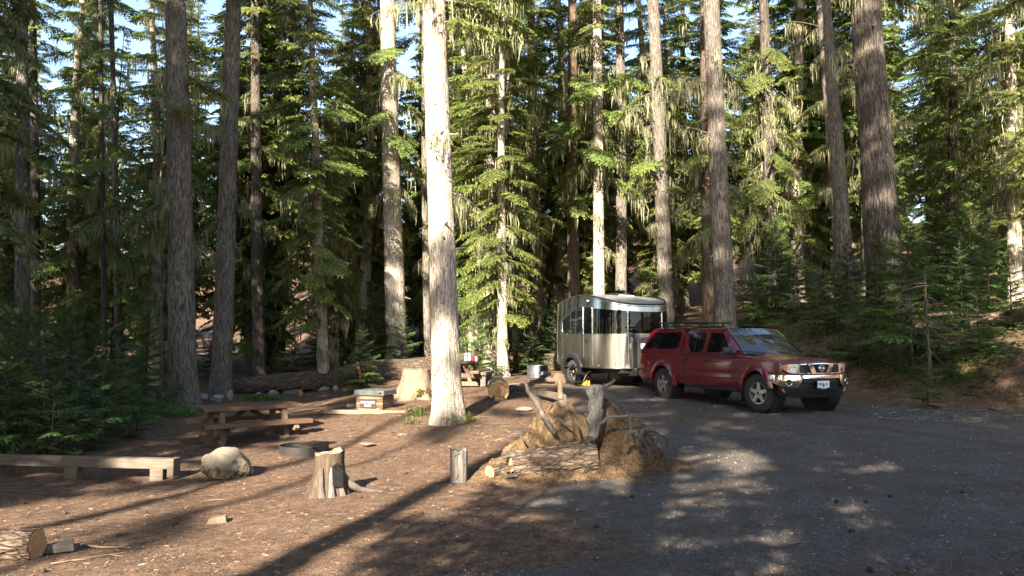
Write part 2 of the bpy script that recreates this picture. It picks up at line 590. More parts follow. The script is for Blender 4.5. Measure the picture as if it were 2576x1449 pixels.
def make_litter():
    rs = np.random.RandomState(5)
    n = 115000
    x, y = scatter_view(n, rs)
    g = gravel_mask(x, y)
    keep = rs.rand(n) > g * .78
    q = (x - 6) * .865 + (y - 25) * .5
    x, y = x[keep], y[keep]; n = len(x)
    z = ground_z(x, y) + .002
    L = (.006 + .019 * rs.rand(n) ** 3) * (.6 + y / 18)
    W = L * (.10 + .3 * rs.rand(n) ** 2)
    W = np.maximum(W, .0016 * (.8 + y / 12))
    a = rs.rand(n) * 6.283; tl = (rs.rand(n) - .5) * .7
    dx, dy, dz = np.cos(a) * L, np.sin(a) * L, np.sin(tl) * L * .5
    px, py = -np.sin(a) * W, np.cos(a) * W
    pz = (rs.rand(n) - .5) * W
    c = np.stack([x, y, z + np.abs(dz)], 1)
    D = np.stack([dx, dy, dz], 1); P = np.stack([px, py, pz], 1)
    V = np.stack([c - D - P, c + D - P, c + D + P, c - D + P], 1).reshape(-1, 3)
    sh = np.repeat(rs.rand(n) ** 1.3, 4)
    me = np_mesh('needle_litter', V, np.arange(n * 4).reshape(-1, 4), sh)
    m, t, p, o = nodes_of('dry_litter')
    at = N(t, 'ShaderNodeAttribute', attribute_name='shade')
    t.links.new(ramp(t, at.outputs['Fac'], [(0., (.03, .017, .01)), (.5, (.105, .058, .032)), (.86, (.21, .13, .076)), (1., (.36, .265, .175))]), p.inputs['Base Color'])
    p.inputs['Roughness'].default_value = .85
    me.materials.append(m)
    tag(link(bpy.data.objects.new('needle_litter', me)), 'dry needles bark chips and twig bits strewn over the floor', 'litter', kind='stuff')
    # loose stones on the drive
    n = 26000
    x, y = scatter_view(n, rs, 4.4, 22, 1.6, -.25, 1.0)
    keep = rs.rand(n) < gravel_mask(x, y)
    x, y = x[keep], y[keep]; n = len(x)
    r = (.003 + .009 * rs.rand(n) ** 4) * (.8 + y / 16)
    z = ground_z(x, y) + r * .25
    oc = np.array([(1, 0, 0), (0, 1, 0), (-1, 0, 0), (0, -1, 0), (0, 0, 1), (0, 0, -1)], float)
    jit = 1 + (rs.rand(n, 6, 1) - .5) * .7
    sc = np.stack([r * (.8 + .8 * rs.rand(n)), r * (.8 + .6 * rs.rand(n)), r * (.5 + .4 * rs.rand(n))], 1)
    P = oc[None] * jit * sc[:, None, :]
    a = rs.rand(n) * 6.283; ca, sa = np.cos(a)[:, None], np.sin(a)[:, None]
    V = np.stack([P[..., 0] * ca - P[..., 1] * sa + x[:, None], P[..., 0] * sa + P[..., 1] * ca + y[:, None], P[..., 2] + z[:, None]], 2).reshape(-1, 3)
    fo = np.array([(0, 1, 4), (1, 2, 4), (2, 3, 4), (3, 0, 4), (1, 0, 5), (2, 1, 5), (3, 2, 5), (0, 3, 5)])
    Fc = (fo[None] + (np.arange(n) * 6)[:, None, None]).reshape(-1, 3)
    me = np_mesh('gravel', V, Fc, np.repeat(rs.rand(n), 6))
    m, t, p, o = nodes_of('loose_stone')
    at = N(t, 'ShaderNodeAttribute', attribute_name='shade')
    t.links.new(ramp(t, at.outputs['Fac'], [(0., (.05, .042, .036)), (.75, (.125, .105, .09)), (1., (.21, .185, .16))]), p.inputs['Base Color'])
    p.inputs['Roughness'].default_value = .9
    me.materials.append(m)
    tag(link(bpy.data.objects.new('gravel', me)), 'loose grey stones scattered over the gravel drive', 'gravel', kind='stuff')


make_litter()

# ------------------------------------------------------------------ trees
def bough_template(rs, ntw=20, droop=.22, spread=.5, leaf=.105, wid=.024, lich=10, density=1.0):
    """one flat drooping bough of unit length along +X; returns leaf quads, their shade, lichen quads, axis points"""
    Q = []; S = []; L = []
    w1, w2 = rs.uniform(-.08, .08, 2)

    def axis(t):
        return np.array([t, w1 * math.sin(3 * t) + w2 * t * t, .10 * t - droop * t ** 1.9])

    def leafquad(p, d, l, w, tip):
        d = d / np.linalg.norm(d)
        s = np.cross(d, [0, 0, 1.]); s /= (np.linalg.norm(s) + 1e-6)
        s = s + np.array([0, 0, rs.uniform(-.7, .7)])
        a = p; b = p + d * l * .45 + s * w; c = p + d * l; e = p + d * l * .45 - s * w
        Q.append((a, b, c, e)); S.append(min(1, max(0, tip)))
    for i, t in enumerate(np.linspace(.10, .985, ntw)):
        for sd in (-1, 1):
            if rs.rand() > .93: continue
            p0 = axis(min(1, t + rs.uniform(-.015, .015)))
            ln = (spread * (1 - t) ** .75 * (.35 + .65 * min(1, t / .3)) + .09) * rs.uniform(.65, 1.2)
            ang = R(rs.uniform(48, 66) - 22 * t) * sd
            d0 = np.array([math.cos(ang), math.sin(ang), rs.uniform(-.12, .18)])
            m = max(2, int(ln / (leaf * .62) * density))
            for k in range(m + 1):
                s = (k + .3) / (m + .3)
                p = p0 + d0 * ln * s + np.array([0, 0, -.30 * ln * s * s])
                for q in ((-1, 1) if k < m else (0,)):
                    a2 = R(rs.uniform(30, 52)) * q
                    d = np.array([d0[0] * math.cos(a2) - d0[1] * math.sin(a2), d0[0] * math.sin(a2) + d0[1] * math.cos(a2), -.28 * s + rs.uniform(-1.05, .12)])
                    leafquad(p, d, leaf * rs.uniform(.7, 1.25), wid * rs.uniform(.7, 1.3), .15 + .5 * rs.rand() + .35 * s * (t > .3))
    for k in range(4):
        leafquad(axis(.97), np.array([1, rs.uniform(-.4, .4), -.2]), leaf * 1.1, wid, .9)
    for k in range(lich):
        t = rs.uniform(.08, .85); sd = rs.uniform(-1, 1)
        p0 = axis(t) + np.array([0, sd * spread * (1 - t) * .55, -.03 - .1 * abs(sd) * spread])
        big = rs.rand() ** 2.0
        for j in range(rs.randint(4, 8 + int(8 * big))):
            p = p0 + np.array([rs.normal(0, .035 + .04 * big), rs.normal(0, .03), rs.uniform(-.02, .03)])
            ln = (.05 + .32 * big) * rs.uniform(.25, 1.2); w = rs.uniform(.003, .010)
            a = rs.uniform(0, 3.14); wx, wy = math.cos(a) * w, math.sin(a) * w
            dx, dy = rs.normal(0, .025, 2); k1 = rs.uniform(.25, .6)
            L.append((p, p + np.array([wx + dx, wy + dy, -ln * k1]), p + np.array([dx * .3, dy * .3, -ln]), p + np.array([-wx + dx, -wy + dy, -ln * k1])))
    ax = np.array([axis(t) for t in (0, .3, .65, 1)])
    return np.array(Q), np.array(S), np.array(L).reshape(-1, 4, 3), ax


RT = np.random.RandomState(3)
B_NEAR = [bough_template(RT, 22, RT.uniform(.15, .36), RT.uniform(.40, .58), .068, .017, lich=17) for _ in range(6)]
B_MID = [bough_template(RT, 16, RT.uniform(.16, .36), RT.uniform(.40, .58), .092, .025, lich=12, density=.95) for _ in range(6)]
B_YOUNG = [bough_template(RT, 18, RT.uniform(.02, .16), RT.uniform(.40, .52), .078, .016, lich=0) for _ in range(5)]


def rotm(az, pitch, roll):
    ca, sa = math.cos(az), math.sin(az); cp, sp = math.cos(pitch), math.sin(pitch); cr, sr = math.cos(roll), math.sin(roll)
    Rz = np.array([[ca, -sa, 0], [sa, ca, 0], [0, 0, 1]]); Ry = np.array([[cp, 0, -sp], [0, 1, 0], [sp, 0, cp]]); Rx = np.array([[1, 0, 0], [0, cr, -sr], [0, sr, cr]])
    return Rz @ Ry @ Rx


class Crown:
    def __init__(self): self.Q = []; self.S = []; self.L = []; self.LS = []; self.W = []

    def bough(self, rs, tmpl, org, az, pitch, length, lich=1.0, bare=False, ls=1.0, foliage=1.0):
        q, s, l, ax = tmpl[rs.randint(len(tmpl))]
        M = rotm(az, pitch, rs.uniform(-.25, .25)) * length
        if not bare:
            k = rs.rand(len(q)) < foliage
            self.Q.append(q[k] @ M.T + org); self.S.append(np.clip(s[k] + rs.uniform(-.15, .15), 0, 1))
        if len(l) and lich > 0:
            k = rs.rand(len(l)) < lich
            ll = l[k]
            top = ll[:, :1] @ M.T + org
            off = (ll - ll[:, :1]) * (1.15 + .55 * min(length, 2.2)) * ls      # strands hang straight down
            self.L.append(top + off); self.LS.append(np.clip(rs.rand(len(ll)) * .8 + .1, 0, 1))
        self.W.append((ax @ M.T + org, length * .011 + .006))

    def meshes(self, name):
        out = {}
        if self.Q:
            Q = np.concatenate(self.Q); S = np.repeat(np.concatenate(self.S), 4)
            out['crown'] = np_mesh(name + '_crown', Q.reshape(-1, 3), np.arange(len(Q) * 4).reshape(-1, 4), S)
        if self.L:
            Q = np.concatenate(self.L)
            if len(Q): out['lichen'] = np_mesh(name + '_lichen', Q.reshape(-1, 3), np.arange(len(Q) * 4).reshape(-1, 4), np.repeat(np.concatenate(self.LS), 4))
        V = []; Fc = []; o = 0
        for ax, r in self.W:
            for i in range(4):
                rr = r * (1 - .28 * i)
                for k in range(3):
                    a = 2.094 * k
                    V.append(ax[i] + np.array([math.cos(a) * rr * .5, math.cos(a) * rr, math.sin(a) * rr]))
            for i in range(3):
                for k in range(3):
                    Fc.append((o + i * 3 + k, o + i * 3 + (k + 1) % 3, o + i * 3 + 3 + (k + 1) % 3, o + i * 3 + 3 + k))
            o += 12
        if V: out['limbs'] = np_mesh(name + '_limbs', np.array(V), np.array(Fc), smooth=True)
        return out


def trunk_mesh(name, r0, H, seed, nr=24, nz=60, flare=.35, bend=.15, furrow=.035, topr=.12, ztop=None, z0=-.4):
    rs = np.random.RandomState(seed)
    ztop = ztop or H
    t = np.linspace(0, 1, nz); z = z0 + (ztop - z0) * t ** 1.35
    th = np.linspace(0, 2 * math.pi, nr, endpoint=False)
    zz, tt = np.meshgrid(z, th, indexing='ij')
    hh = np.clip(zz / H, 0, 1)
    rad = r0 * ((1 - hh) * (1 - topr) + topr) * (1 + flare * np.exp(-np.clip(zz, 0, 99) / (r0 * 1.3)) * (1 + .35 * np.sin(5 * tt + seed) + .2 * np.sin(3 * tt + 2 * seed)))
    ga = lattice(rs, max(8, nr // 2), 400); gb = lattice(rs, 10, 200)
    u = tt / (2 * math.pi)
    rad *= 1 + furrow * 2 * (vnoise(ga, u * ga.shape[0], (zz + 1) * 3.2) - .5) + .05 * (vnoise(gb, u * 10, (zz + 1) * .7) - .5)
    bx = bend * np.sin(zz / H * 4 + seed) - bend * math.sin(seed); by = bend * np.cos(zz / H * 3.3 + seed * 2) - bend * math.cos(seed * 2)
    V = np.stack([np.cos(tt) * rad + bx, np.sin(tt) * rad + by, zz], 2).reshape(-1, 3)
    i = (np.arange(nz - 1)[:, None] * nr + np.arange(nr)[None]); j = (np.arange(nz - 1)[:, None] * nr + (np.arange(nr)[None] + 1) % nr)
    Fc = np.stack([i, j, j + nr, i + nr], 2).reshape(-1, 4)
    me = np_mesh(name, V, Fc, smooth=True)
    return me


def tree_kind(name, seed, H, r0, zb, Lmax, nb, tmpl, lich=1.0, nbare=14, topr=.06, shape='hemlock', pit=(-.30, .35), trunk=True, foliage=1.0):
    rs = np.random.RandomState(seed)
    c = Crown(); az = rs.uniform(0, 6)
    for i in range(nb):
        t = ((i + rs.rand()) / nb)
        z = zb + (H - zb) * t ** .92
        if shape == 'hemlock':
            prof = min(1, .55 + t * 2.2) * (1 - t ** 1.7) + .07
        else:
            prof = (1 - t) ** .9 + .04
        ln = Lmax * prof * rs.uniform(.55, 1.12)
        az += 2.4 + rs.uniform(-.5, .5)
        r = r0 * (1 - z / H) * .8
        pitch = pit[0] + (pit[1] - pit[0]) * t + rs.uniform(-.16, .16)
        c.bough(rs, tmpl, np.array([math.cos(az) * r, math.sin(az) * r, z]), az, pitch, ln, lich * max(0, rs.uniform(-.6, 1.4)) * (1.15 - .7 * t), foliage=foliage)
    for i in range(nbare):                                           # dead lower limbs hung with lichen
        z = rs.uniform(max(1.2, zb * .35), zb + (H - zb) * .35); az = rs.uniform(0, 6.283)
        c.bough(rs, tmpl, np.array([0, 0, z]), az, rs.uniform(-.45, .1), rs.uniform(.5, 1.5) * min(1.2, Lmax / 1.9), lich * 1.2, bare=True, ls=1.3)
    ms = c.meshes(name)
    if trunk: ms['trunk'] = trunk_mesh(name + '_trunk', r0, H, seed, 14, 40, topr=topr, bend=.3 if H > 10 else .02)
    return ms


def use_tree(name, ms, loc, rz=0., scale=1., tilt=(0, 0), mats=None, trunk=None, label=None, cat='tree', group=None, crown_off=None):
    mats = mats or {}
    root = empty(name, loc, 0, label, cat, group)
    root.rotation_euler = (tilt[0], tilt[1], rz)
    root.scale = (scale,) * 3
    for k in ('trunk', 'limbs', 'crown', 'lichen'):
        me = ms.get(k) if (k != 'trunk' or trunk is None) else trunk
        if me is None: continue
        mt = mats.get(k)
        if not me.materials: me.materials.append(mt or {'trunk': BARK, 'limbs': TWIG, 'crown': LEAF, 'lichen': LICHEN}[k])
        o = bpy.data.objects.new(k, me); link(o, root)
        if k in ('limbs', 'lichen'): o['kind'] = 'stuff'
        if mt is not None and me.materials[0] is not mt:
            o.material_slots[0].link = 'OBJECT'; o.material_slots[0].material = mt
        if crown_off is not None and k != 'trunk': o.location = crown_off
    return root


K_MID = [tree_kind('hemlock%d' % i, 40 + i, *p) for i, p in enumerate([
    (25, .26, 1.5, 2.4, 200, B_MID, 1.3, 26), (22, .22, 2.2, 2.1, 175, B_MID, 1.4, 26), (28, .30, 4.0, 2.5, 190, B_MID, 1.2, 34),
    (19, .18, .8, 2.0, 175, B_MID, 1.0, 12), (26, .27, 2.6, 2.2, 185, B_MID, 1.5, 30)])]
K_NEAR = [tree_kind('near_hemlock%d' % i, 60 + i, *p) for i, p in enumerate([
    (24, .26, 1.6, 2.05, 138, B_NEAR, 1.6, 20), (22, .22, 2.4, 1.95, 125, B_NEAR, 1.8, 26)])]
K_HIGH = [tree_kind('tall_crown%d' % i, 80 + i, *p, trunk=False) for i, p in enumerate([
    (30, .3, 12.5, 2.0, 70, B_MID, .8, 12), (29, .3, 13.5, 1.8, 58, B_MID, .9, 12)])]
K_FIR = [tree_kind('young_fir%d' % i, 90 + i, *p, shape='fir', pit=(-.05, .75)) for i, p in enumerate([
    (4.2, .05, .25, 1.35, 60, B_YOUNG, 0, 0), (2.6, .035, .12, .95, 46, B_YOUNG, 0, 0), (1.7, .025, .06, .75, 34, B_YOUNG, 0, 0), (6.5, .08, .7, 1.7, 85, B_YOUNG, 0, 0)])]
K_DENSE = tree_kind('dense_top', 85, 30, .3, 12.5, 2.5, 140, B_MID, .8, 8, trunk=False)  # thick crown made only for unseen shade trees behind the viewer

def px2r(w, d):
    return .5 * w / 1983.0 * d


def lean_to(base, u, v, d):
    p = at_dist(u, v, d) - base
    return math.atan2(p.x, p.z)


def tall_tree(name, label, u, d, w, utop, vtop=0, bark=None, high=0, seed=1, extras=(), nr=36, nz=150, flare=.32, H=30, furrow=.04, group=None, rz=0., base_off=0., cat='tree', bend=.12):
    base = ground_at(u, d); base.z -= base_off
    r = px2r(w, d)
    tm = trunk_mesh(name + '_trunk', r, H, seed, nr, nz, flare, bend, furrow, .36)
    ms = K_HIGH[high] if high is not None else {}
    th = lean_to(base, utop, vtop, d)
    root = use_tree(name, ms, base, 0., 1., (0, th), {'trunk': bark or BARK}, trunk=tm, label=label, cat=cat, group=group)
    for ch in root.children:
        if ch.name.split('.')[0] != 'trunk': ch.rotation_euler = (0, 0, rz)
    rk = random.Random(seed); st_ = MB()
    for k in range(16):
        z = rk.uniform(1.5, 11); a = rk.uniform(-3.0, -.1); rr = r * (1 - .64 * z / H) * .93; L = rk.choice((.04, .06, .10, .25))
        d_ = Vector((math.cos(a), math.sin(a), rk.uniform(-.4, .3)))
        q = Vector((math.cos(a) * rr, math.sin(a) * rr, z)); st_.tube([q, q + d_ * L], [.02 + r * .04, .008], 6, True)
    tag(st_.build('branch_stubs', TWIG, root, 50), kind='stuff')
    if extras:
        rs = np.random.RandomState(seed + 7); c = Crown()
        for z, az, ln, pitch, bare, lich in extras:
            rr = r * .85 * (1 - z / H)
            c.bough(rs, B_NEAR, np.array([math.cos(az) * rr, math.sin(az) * rr, z]), az, pitch, ln, lich, bare, 1.25)
        for k, me in c.meshes(name + '_low').items():
            me.materials.append({'crown': LEAF, 'lichen': LICHEN, 'limbs': TWIG}[k])
            tag(link(bpy.data.objects.new({'crown': 'foliage', 'lichen': 'lichen', 'limbs': 'limbs'}[k], me), root), kind='stuff')
    return root


P = math.pi
tall_tree('hemlock_tree', 'thick grey trunk with a leafy bough on its left, right of the thin snag', 465, 22.7, 68, 447, 0, BARK, 0, 1,
          [(6.0, 3.1, 1.9, -.35, False, 1), (5.6, 2.7, 1.5, -.35, False, 1), (9.4, -.2, 1.5, -.2, False, 1.3), (10.2, -.05, 1.7, .1, True, .6), (6.3, -.4, .9, -.5, True, .2), (9.8, 3.3, 1.4, .3, True, 1.), (8.0, 2.9, 1.2, .5, True, .5), (8.6, -.9, 1.1, -.3, False, 1.5)])
tall_tree('hemlock_tree', 'straight grey trunk leaning slightly right, behind the pale rocks by the log', 558, 25.5, 51, 597, 0, BARK, 1, 2,
          [(10.5, 3.3, 1.3, -.3, False, 1), (9.0, 3.6, 1.0, -.2, True, 1.2)])
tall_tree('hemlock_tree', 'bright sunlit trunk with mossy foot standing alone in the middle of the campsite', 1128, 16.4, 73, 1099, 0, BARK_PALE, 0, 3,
          [(8.9, -.25, 2.0, -.25, False, 1.3), (8.4, -.6, 1.6, -.3, False, 1.3), (8.7, .25, 1.5, -.2, False, 1.2), (9.3, -.1, 1.8, -.1, False, 1.2), (9.0, 3.2, 1.3, -.1, True, 1.2), (7.2, 3.4, .9, .3, True, .8)], nr=56, nz=330, flare=.30, furrow=.03, bend=.06)
tall_tree('hemlock_tree', 'grey trunk in front of its darker close neighbour, right behind the pickup cab', 1832, 24.5, 54, 1786, 0, BARK, 0, 4,
          [(9.2, 3.3, 1.9, .35, True, 1), (7.6, 3.4, 1.6, .3, True, .9), (8.6, 2.9, 2.0, .45, True, 1.), (5.4, 3.0, .8, .5, True, .5), (5.8, -.4, 1.3, -.5, False, 1.5)], rz=2)
tall_tree('hemlock_tree', 'dark lichen-streaked trunk half hidden by the trunk behind the pickup cab', 1788, 26.5, 42, 1768, 0, BARK_RED, 1, 5, [(3.4 + .5 * i, 2.4 * i, 1.5, -.5, i % 4 == 0, 1.5) for i in range(14)], rz=4)
tall_tree('hemlock_tree', 'grey trunk rising just behind the front corner of the silver trailer', 1680, 28.0, 40, 1632, 0, BARK, 1, 6, [(6.2 + .55 * i, 1 + 2.4 * i, 1.4, -.4, i % 4 == 0, 1.3) for i in range(9)] + [(7, -2.2, 1.4, -.3, False, 1.2), (6, -.6, 1.2, -.3, False, 1.2), (10.5, 3.2, 1.6, -.3, False, 1.4)], rz=1)
tall_tree('hemlock_tree', 'dappled leaning trunk on the bank to the right of the pickup, foot in the sun', 2132, 30.0, 47, 2066, 0, BARK, 0, 7, [(7.5 + .6 * i, .5 + 2.4 * i, 1.2, -.4, i % 2 == 0, 1.3) for i in range(7)] + [(11, 3.4, 1.5, .3, True, 1), (8.8, -.3, 1.0, .1, True, .6), (6.4, 3.5, 1.1, -.3, False, 1.2)], rz=3)
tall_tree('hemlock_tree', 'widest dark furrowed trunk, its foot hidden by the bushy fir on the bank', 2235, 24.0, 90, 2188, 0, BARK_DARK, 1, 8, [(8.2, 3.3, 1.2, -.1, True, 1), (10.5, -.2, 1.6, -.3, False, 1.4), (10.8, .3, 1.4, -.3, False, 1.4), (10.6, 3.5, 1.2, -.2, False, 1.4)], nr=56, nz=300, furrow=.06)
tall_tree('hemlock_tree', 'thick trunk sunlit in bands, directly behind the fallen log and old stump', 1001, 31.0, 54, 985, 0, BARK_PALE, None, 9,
          [(8.6 + .5 * i, 2.6 * i, 1.9, -.45, False, 1.6) for i in range(10)] + [(7.6, 1 + 2 * i, 1.2, -.6, True, 2) for i in range(4)])
tall_tree('hemlock_tree', 'slim trunk squeezed between the sunlit middle trunk and the banded one behind it', 1078, 32.5, 19, 1068, 0, BARK, 1, 10)
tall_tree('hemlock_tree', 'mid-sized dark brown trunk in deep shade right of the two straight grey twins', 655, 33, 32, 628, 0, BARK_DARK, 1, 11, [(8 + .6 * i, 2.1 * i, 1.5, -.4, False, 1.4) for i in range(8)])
tall_tree('hemlock_tree', 'grey trunk at the far left edge above the fir thicket', 58, 28, 36, 40, 0, BARK, 0, 12, [(8.5 + .5 * i, 2.3 * i, 1.8, -.4, False, 1.2) for i in range(8)])
tall_tree('hemlock_tree', 'slim dark trunk second from the far left edge above the fir thicket', 92, 35, 24, 88, 0, BARK_DARK, 1, 13)
tall_tree('hemlock_tree', 'thin half-lit trunk above the small sunlit fir left of the grey twins', 303, 33, 18, 286, 0, BARK, 1, 14)
tall_tree('hemlock_tree', 'thin dark trunk left of the small sunlit fir and above the thicket', 268, 29, 13, 262, 0, BARK_DARK, None, 15, [(5 + .7 * i, 2.2 * i, 1.4, -.4, False, 1.0) for i in range(12)])
tall_tree('hemlock_tree', 'dark trunk behind the steel fire ring with its foot spotted by sun', 1358, 34, 30, 1338, 0, BARK_RED, 1, 16, [(6 + .6 * i, 2.2 * i, 1.4, -.4, False, 1.0) for i in range(8)])
tall_tree('hemlock_tree', 'leftmost of the three trunks rising behind the silver trailer roof', 1445, 33, 33, 1432, 0, BARK_RED, None, 17, [(5.6 + .62 * i, 2.4 * i, 1.9, -.42, False, 1.6) for i in range(12)])
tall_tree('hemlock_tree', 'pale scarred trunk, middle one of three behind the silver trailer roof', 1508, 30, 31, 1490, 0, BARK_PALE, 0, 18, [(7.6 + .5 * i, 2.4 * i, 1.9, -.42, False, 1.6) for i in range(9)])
tall_tree('hemlock_tree', 'rightmost of the three trunks close together behind the silver trailer roof', 1562, 33, 30, 1552, 0, BARK, 1, 19, [(7.6 + .5 * i, 2.4 * i + 1, 2.0, -.42, False, 1.5) for i in range(9)])
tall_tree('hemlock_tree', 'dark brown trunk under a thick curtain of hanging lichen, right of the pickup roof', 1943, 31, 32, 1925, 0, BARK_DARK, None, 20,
          [(3.2 + .33 * i, 2.4 * i, 1.7, -.6, i % 3 == 0, 2.) for i in range(24)])
tall_tree('hemlock_tree', 'narrow sunlit trunk behind the camp table beside the bright lichen-hung hemlock', 1298, 33, 15, 1290, 300, BARK_PALE, None, 21, [(7 + .6 * i, 2.4 * i, 1.2, -.4, False, 1.2) for i in range(8)], H=16)

# thin leaning snag by the left twin
b = on_ground(405, 1003)
root = empty('dead_snag', b, 0, 'thin dead leaning pole of a tree left of the thick grey trunk', 'dead tree')
tm = trunk_mesh('snag_trunk', .065, 9, 33, 12, 60, .2, .25, .05, .3)
tm.materials.append(BARK); o = link(bpy.data.objects.new('trunk', tm), root)
root.rotation_euler = (0, lean_to(b, 424, 520, b.y), 0)
c = Crown(); rs = np.random.RandomState(9)
for i in range(9): c.bough(rs, B_MID, np.array([0, 0, rs.uniform(3, 8.5)]), rs.uniform(0, 6), rs.uniform(-.3, .3), rs.uniform(.3, .8), .7, True)
for k, me in c.meshes('snag').items():
    me.materials.append(LICHEN if k == 'lichen' else TWIG); tag(link(bpy.data.objects.new(k, me), root), kind='stuff')


def hemlock(u, d, kind, scale, label, rz=0., near=True, bark=None, group=None, utop=None):
    base = ground_at(u, d)
    ms = (K_NEAR if near else K_MID)[kind]
    tl = (0, lean_to(base, utop, 0, d)) if utop else (0, 0)
    return use_tree('hemlock_tree', ms, base, rz, scale, tl, {'trunk': bark} if bark else None, label=label, group=group)


hemlock(1238, 29.5, 0, 1.1, 'brightly sunlit full hemlock draped with pale lichen behind the camp table', .4, bark=BARK_PALE)
hemlock(1190, 33, 1, 1.05, 'lichen-hung hemlock peeking out left behind the brightest full hemlock', 2.2, bark=BARK_PALE)
hemlock(1265, 27.5, 1, .9, 'narrow bright hemlock with hanging lichen right of the fullest one', 4.2, bark=BARK_PALE)
hemlock(1120, 36, 0, 1.15, 'lit hemlock whose boughs show on both sides of the middle trunk', 3.3)
hemlock(938, 34.5, 1, .95, 'slim sunlit hemlock left of the thick banded trunk', 5.1)
hemlock(818, 27.5, 1, .95, 'slim crooked hemlock with pale bare foot behind the middle of the fallen log', 1.0, bark=BARK_PALE, utop=745)
hemlock(905, 33, 0, 1.1, 'sunlit hemlock with layered boughs left of the banded thick trunk', 3.0)
hemlock(700, 36, 0, 1.15, 'dark layered hemlock between the grey twins and the crooked slim one', 5.0, near=False)
hemlock(-190, 15, 0, 1.0, 'near hemlock whose boughs reach in from the left edge', 2.0)
hemlock(2790, 17, 1, 1.1, 'near hemlock whose boughs hang in at the top right corner', 1.0)
hemlock(2395, 31, 0, .9, 'dark full conifer on the bank behind the bushy fir', 1.5, bark=BARK_DARK)
hemlock(2010, 36, 0, 1.2, 'bushy lit hemlock rising between the pickup windshield and the bank', .8)
hemlock(1640, 38, 1, 1.2, 'lichen-bearded hemlock between trailer roof and pickup cab trunks', 1.8)
hemlock(1400, 37, 0, 1.15, 'lit drooping hemlock above the left end of the silver trailer', 2.9)
hemlock(390, 31, 1, 1.1, 'shaded hemlock whose drooping boughs hang left of the thick grey trunk', 2.4)
hemlock(190, 36, 0, 1.15, 'dark bushy hemlock standing behind the fir thicket', .2)
hemlock(2560, 27, 1, 1.1, 'slim hemlock at the right edge above the fallen logs', .2)

# the wood behind: every tree a thing
rs = np.random.RandomState(21)
pts = []
zones = [('lichen-hung hemlock in the dark wood left of the grey twins', 'wood on the left'), ('lichen-hung hemlock in the sunlit wood behind the fallen log', 'wood behind the log'),
         ('lichen-hung hemlock in the wood behind trailer and pickup', 'wood behind the vehicles'), ('lichen-hung hemlock on the wooded bank to the right', 'wood on the bank')]
tries = 0
while len(pts) < 165 and tries < 20000:
    tries += 1
    d = 34 + 72 * rs.rand() ** 1.3; u = rs.uniform(-260, 2830)
    p = ground_at(u, d)
    if u < 1150 and d > 48 and rs.rand() < .2: continue
    if any((p.x - a) ** 2 + (p.y - b) ** 2 < (2.6 + d * .018) ** 2 for a, b in pts): continue
    pts.append((p.x, p.y))
    k = rs.randint(len(K_MID)); z = 0 if u < 610 else 1 if u < 1380 else 2 if u < 1960 else 3
    use_tree('hemlock_tree', K_MID[k], p, rs.uniform(0, 6.28), rs.uniform(.72, 1.1) * (1 - .2 * min(1, max(0, (d - 42) / 30))), (rs.uniform(-.03, .03), rs.uniform(-.035, .035)),
             {'trunk': [BARK, BARK_RED, BARK_DARK, BARK_DARK][rs.randint(4)]}, label=zones[z][0], group=zones[z][1])


def fir(u, d, kind, scale, label, rz=0., mat=None, group=None, tilt=(0, 0)):
    return use_tree('young_fir', K_FIR[kind], ground_at(u, d), rz, scale, tilt, {'crown': mat or LEAF_YOUNG, 'trunk': BARK_DARK}, label=label, cat='fir', group=group)


fir(912, 26.3, 1, .85, 'small bright sunlit fir behind the middle of the fallen log', 1)
fir(372, 21.5, 0, .72, 'sunlit young fir in front of the dark wood left of the thin snag', 2)
fir(1200, 27.0, 1, 1.0, 'low sunlit fir behind the camp table', 3)
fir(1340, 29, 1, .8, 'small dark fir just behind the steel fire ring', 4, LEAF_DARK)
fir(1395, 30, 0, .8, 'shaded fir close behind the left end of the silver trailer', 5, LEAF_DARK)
fir(2292, 20.3, 3, .72, 'bushy young fir on the bank in front of the widest trunk', .5, LEAF_YOUNG)
fir(2222, 23.5, 0, .8, 'dense low fir right of the pickup hood', 1.2)
fir(2100, 25, 1, 1.0, 'low fir above the pickup hood at the foot of the bank', 3)
fir(1905, 27, 1, 1.0, 'bright low fir right behind the pickup roof', 2)
fir(2010, 28, 1, 1.1, 'spreading low fir behind the pickup windshield', 5)
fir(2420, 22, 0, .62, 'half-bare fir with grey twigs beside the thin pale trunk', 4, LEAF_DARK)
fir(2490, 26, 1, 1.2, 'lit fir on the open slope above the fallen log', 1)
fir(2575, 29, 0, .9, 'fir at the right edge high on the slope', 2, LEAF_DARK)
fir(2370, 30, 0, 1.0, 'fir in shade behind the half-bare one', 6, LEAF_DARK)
for i, (u, d, k, sc, lab) in enumerate([(2160, 21.5, 1, .95, 'small fir close to the front right wheel side of the pickup'), 
        (2460, 19.5, 2, 1.0, 'knee-high fir among the sticks at the foot of the bank'), (2545, 21.5, 1, .85, 'small fir above the dark barked log at the right edge'), (2430, 27.5, 0, .95, 'dense fir below the pale log on the slope'), 
        (2060, 24.5, 2, 1.2, 'little fir just behind the pickup hood'), (2330, 17.6, 2, .7, 'seedling fir at the edge of the gravel before the bank'), (2520, 32, 0, 1.1, 'fir high on the slope in the sun')]):
    fir(u, d, k, sc, lab, i * 1.1, LEAF_YOUNG)
rs = np.random.RandomState(4)
TH = [(20, 13.2), (110, 14.2), (200, 14.6), (60, 16), (160, 17), (260, 15.6), (300, 17.2), (240, 19), (330, 19.5), (100, 20.5), (20, 21), (350, 16.3), (180, 23), (-40, 14), (310, 23.5), (-60, 12.6), (140, 12.9)]
ORD = ['first', 'second', 'third', 'fourth', 'fifth', 'sixth', 'seventh', 'eighth']
THICK = [None] * len(TH)
